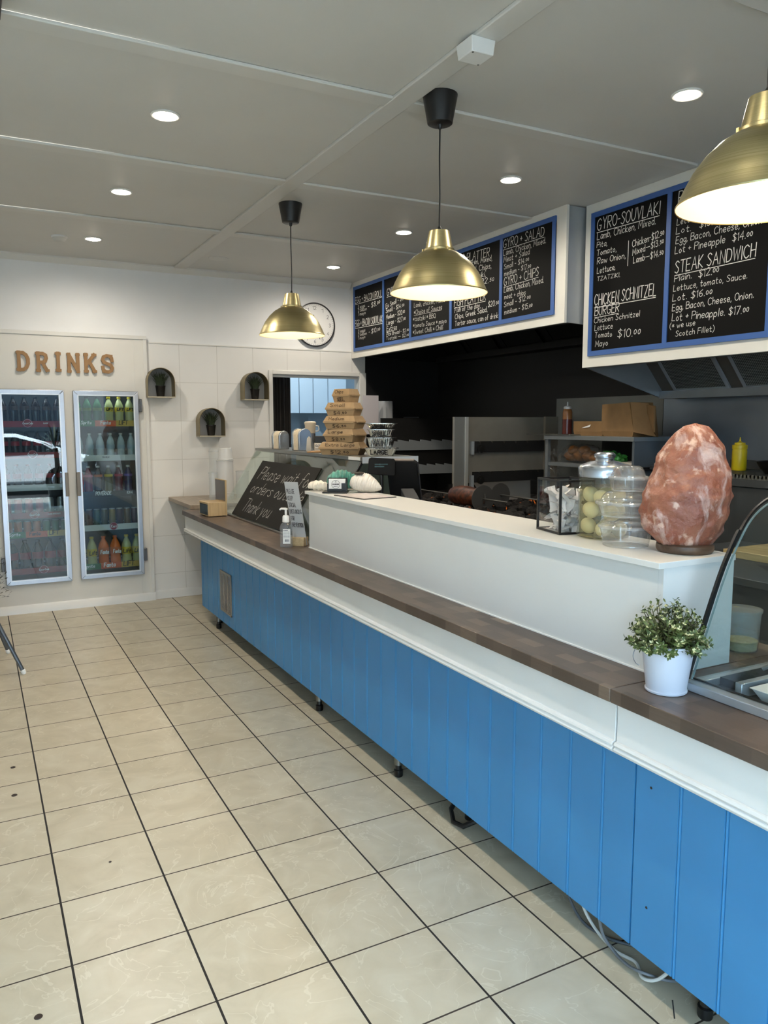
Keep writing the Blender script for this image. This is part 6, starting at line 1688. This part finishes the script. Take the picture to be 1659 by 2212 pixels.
# screw heads and chips on the blue boards
for x, y, z_, lab in ((1.5396, 1.40, .60, 'small dark screw hole high on the near blue boards'), (1.5396, 1.40, .26, 'small dark screw hole low on the near blue boards')):
    tag(obj('screw_head', MB().lathe([(.004, 0), (.003, .0012)], (0, 0, 0), 10, True, (-1, 0, 0)), M_BLACK, None, (x, y, z_)), lab, 'screw')

# ------------------------------------------------------------------ parked white car and palm in the street, seen only as reflections in the fridge glass
t = thing('parked_car', 'white parked car on the street behind the camera, mirrored in the fridge glass', 'car', (.35, -6.6, -.1))
M_CARW = mk('car_white', '#e8eaec', .2, coat=1)
M_CARG = mk('car_glass', '#20262c', .05)
body = [(-2.2, .25), (-2.25, .55), (-2.15, .80), (-1.5, .88), (-.95, 1.28), (-.4, 1.42), (.5, 1.42), (1.15, 1.22), (1.7, .95), (2.15, .90), (2.25, .65), (2.2, .25)]
obj('body', MB().prism([(x, z_) for x, z_ in body][::-1], (0, -.85, 0), (1, 0, 0), (0, 0, 1), (0, 1.7, 0)), M_CARW, t, bevel=.08)
obj('side_window', MB().prism([(-1.3, .92), (-.85, 1.24), (-.35, 1.34), (.05, 1.34), (.05, .92)], (0, .852, 0), (1, 0, 0), (0, 0, 1), (0, .01, 0)), M_CARG, t)
obj('side_window', MB().prism([(.12, .92), (.12, 1.34), (.48, 1.34), (1.05, 1.18), (1.4, .95)], (0, .852, 0), (1, 0, 0), (0, 0, 1), (0, .01, 0)), M_CARG, t)
for x in (-1.4, 1.4):
    w_ = obj('wheel', MB().lathe([(.32, 0), (.33, .04), (.33, .17), (.32, .2)], (x, .88, .33), 28, True, (0, -1, 0)), M_BLACK, t)
    obj('hub', MB().lathe([(.20, 0), (.18, .02), (.05, .03)], (x, .88, .33), 20, True, (0, 1, 0)), M_ALU, w_)
for x in (-2.2, 2.12): obj('tail_light', MB().box(x, x+.08, .55, .86, .66, .80), mk('tail_red', '#a31218', .2), t)
t = thing('street_palm', 'spiky potted palm outside the shopfront, mirrored in the left fridge glass', 'plant', (1.38, -2.35, -.02))
obj('pot', MB().lathe([(.14, 0), (.18, .35), (.19, .36), (.17, .36), (.0001, .33)], n=24), M_BLACK, t)
obj('trunk', MB().tube([(0, 0, .3), (.02, 0, .8), (.0, .02, 1.1)], [.05, .045, .04], 10), mk('palm_trunk', '#4f3f2e', .9), t)
b = MB(); rnd = random.Random(2)
for k in range(46):
    a, e = rnd.uniform(0, 2*PI), rnd.uniform(-.35, 1.3)
    d = Vector((math.cos(a)*math.cos(e), math.sin(a)*math.cos(e), math.sin(e)))
    leaf(b, Vector((0, 0, 1.1)), d, rnd.uniform(.4, .62), .035, Vector((0, 0, 1)) if abs(d.z) < .9 else Vector((1, 0, 0)))
obj('fronds', b, mk('palm_green', '#2a3a24', .5), t)

t = thing('added_building', 'plain unseen building added across the street to darken the fridge glass reflections', 'building', (1, -15, -.1))  # unseen building put in to keep bright sky out of the fridge glass
obj('wall', MB().box(-13, 13, -.3, 0, 0, 5.2), mk('facade_grey', '#6d6a66', .8, var=.1, vscale=1), t)
for k in range(7):
    wnd = obj('window', MB().box(-10.5+3.4*k, -8.6+3.4*k, 0, .03, 1.0, 3.0), mk('facade_glass', '#26303a', .15), t)
    obj('sill', MB().box(-10.6+3.4*k, -8.5+3.4*k, 0, .10, .9, 1.0), mk('facade_sill', '#9b9891', .7), wnd)
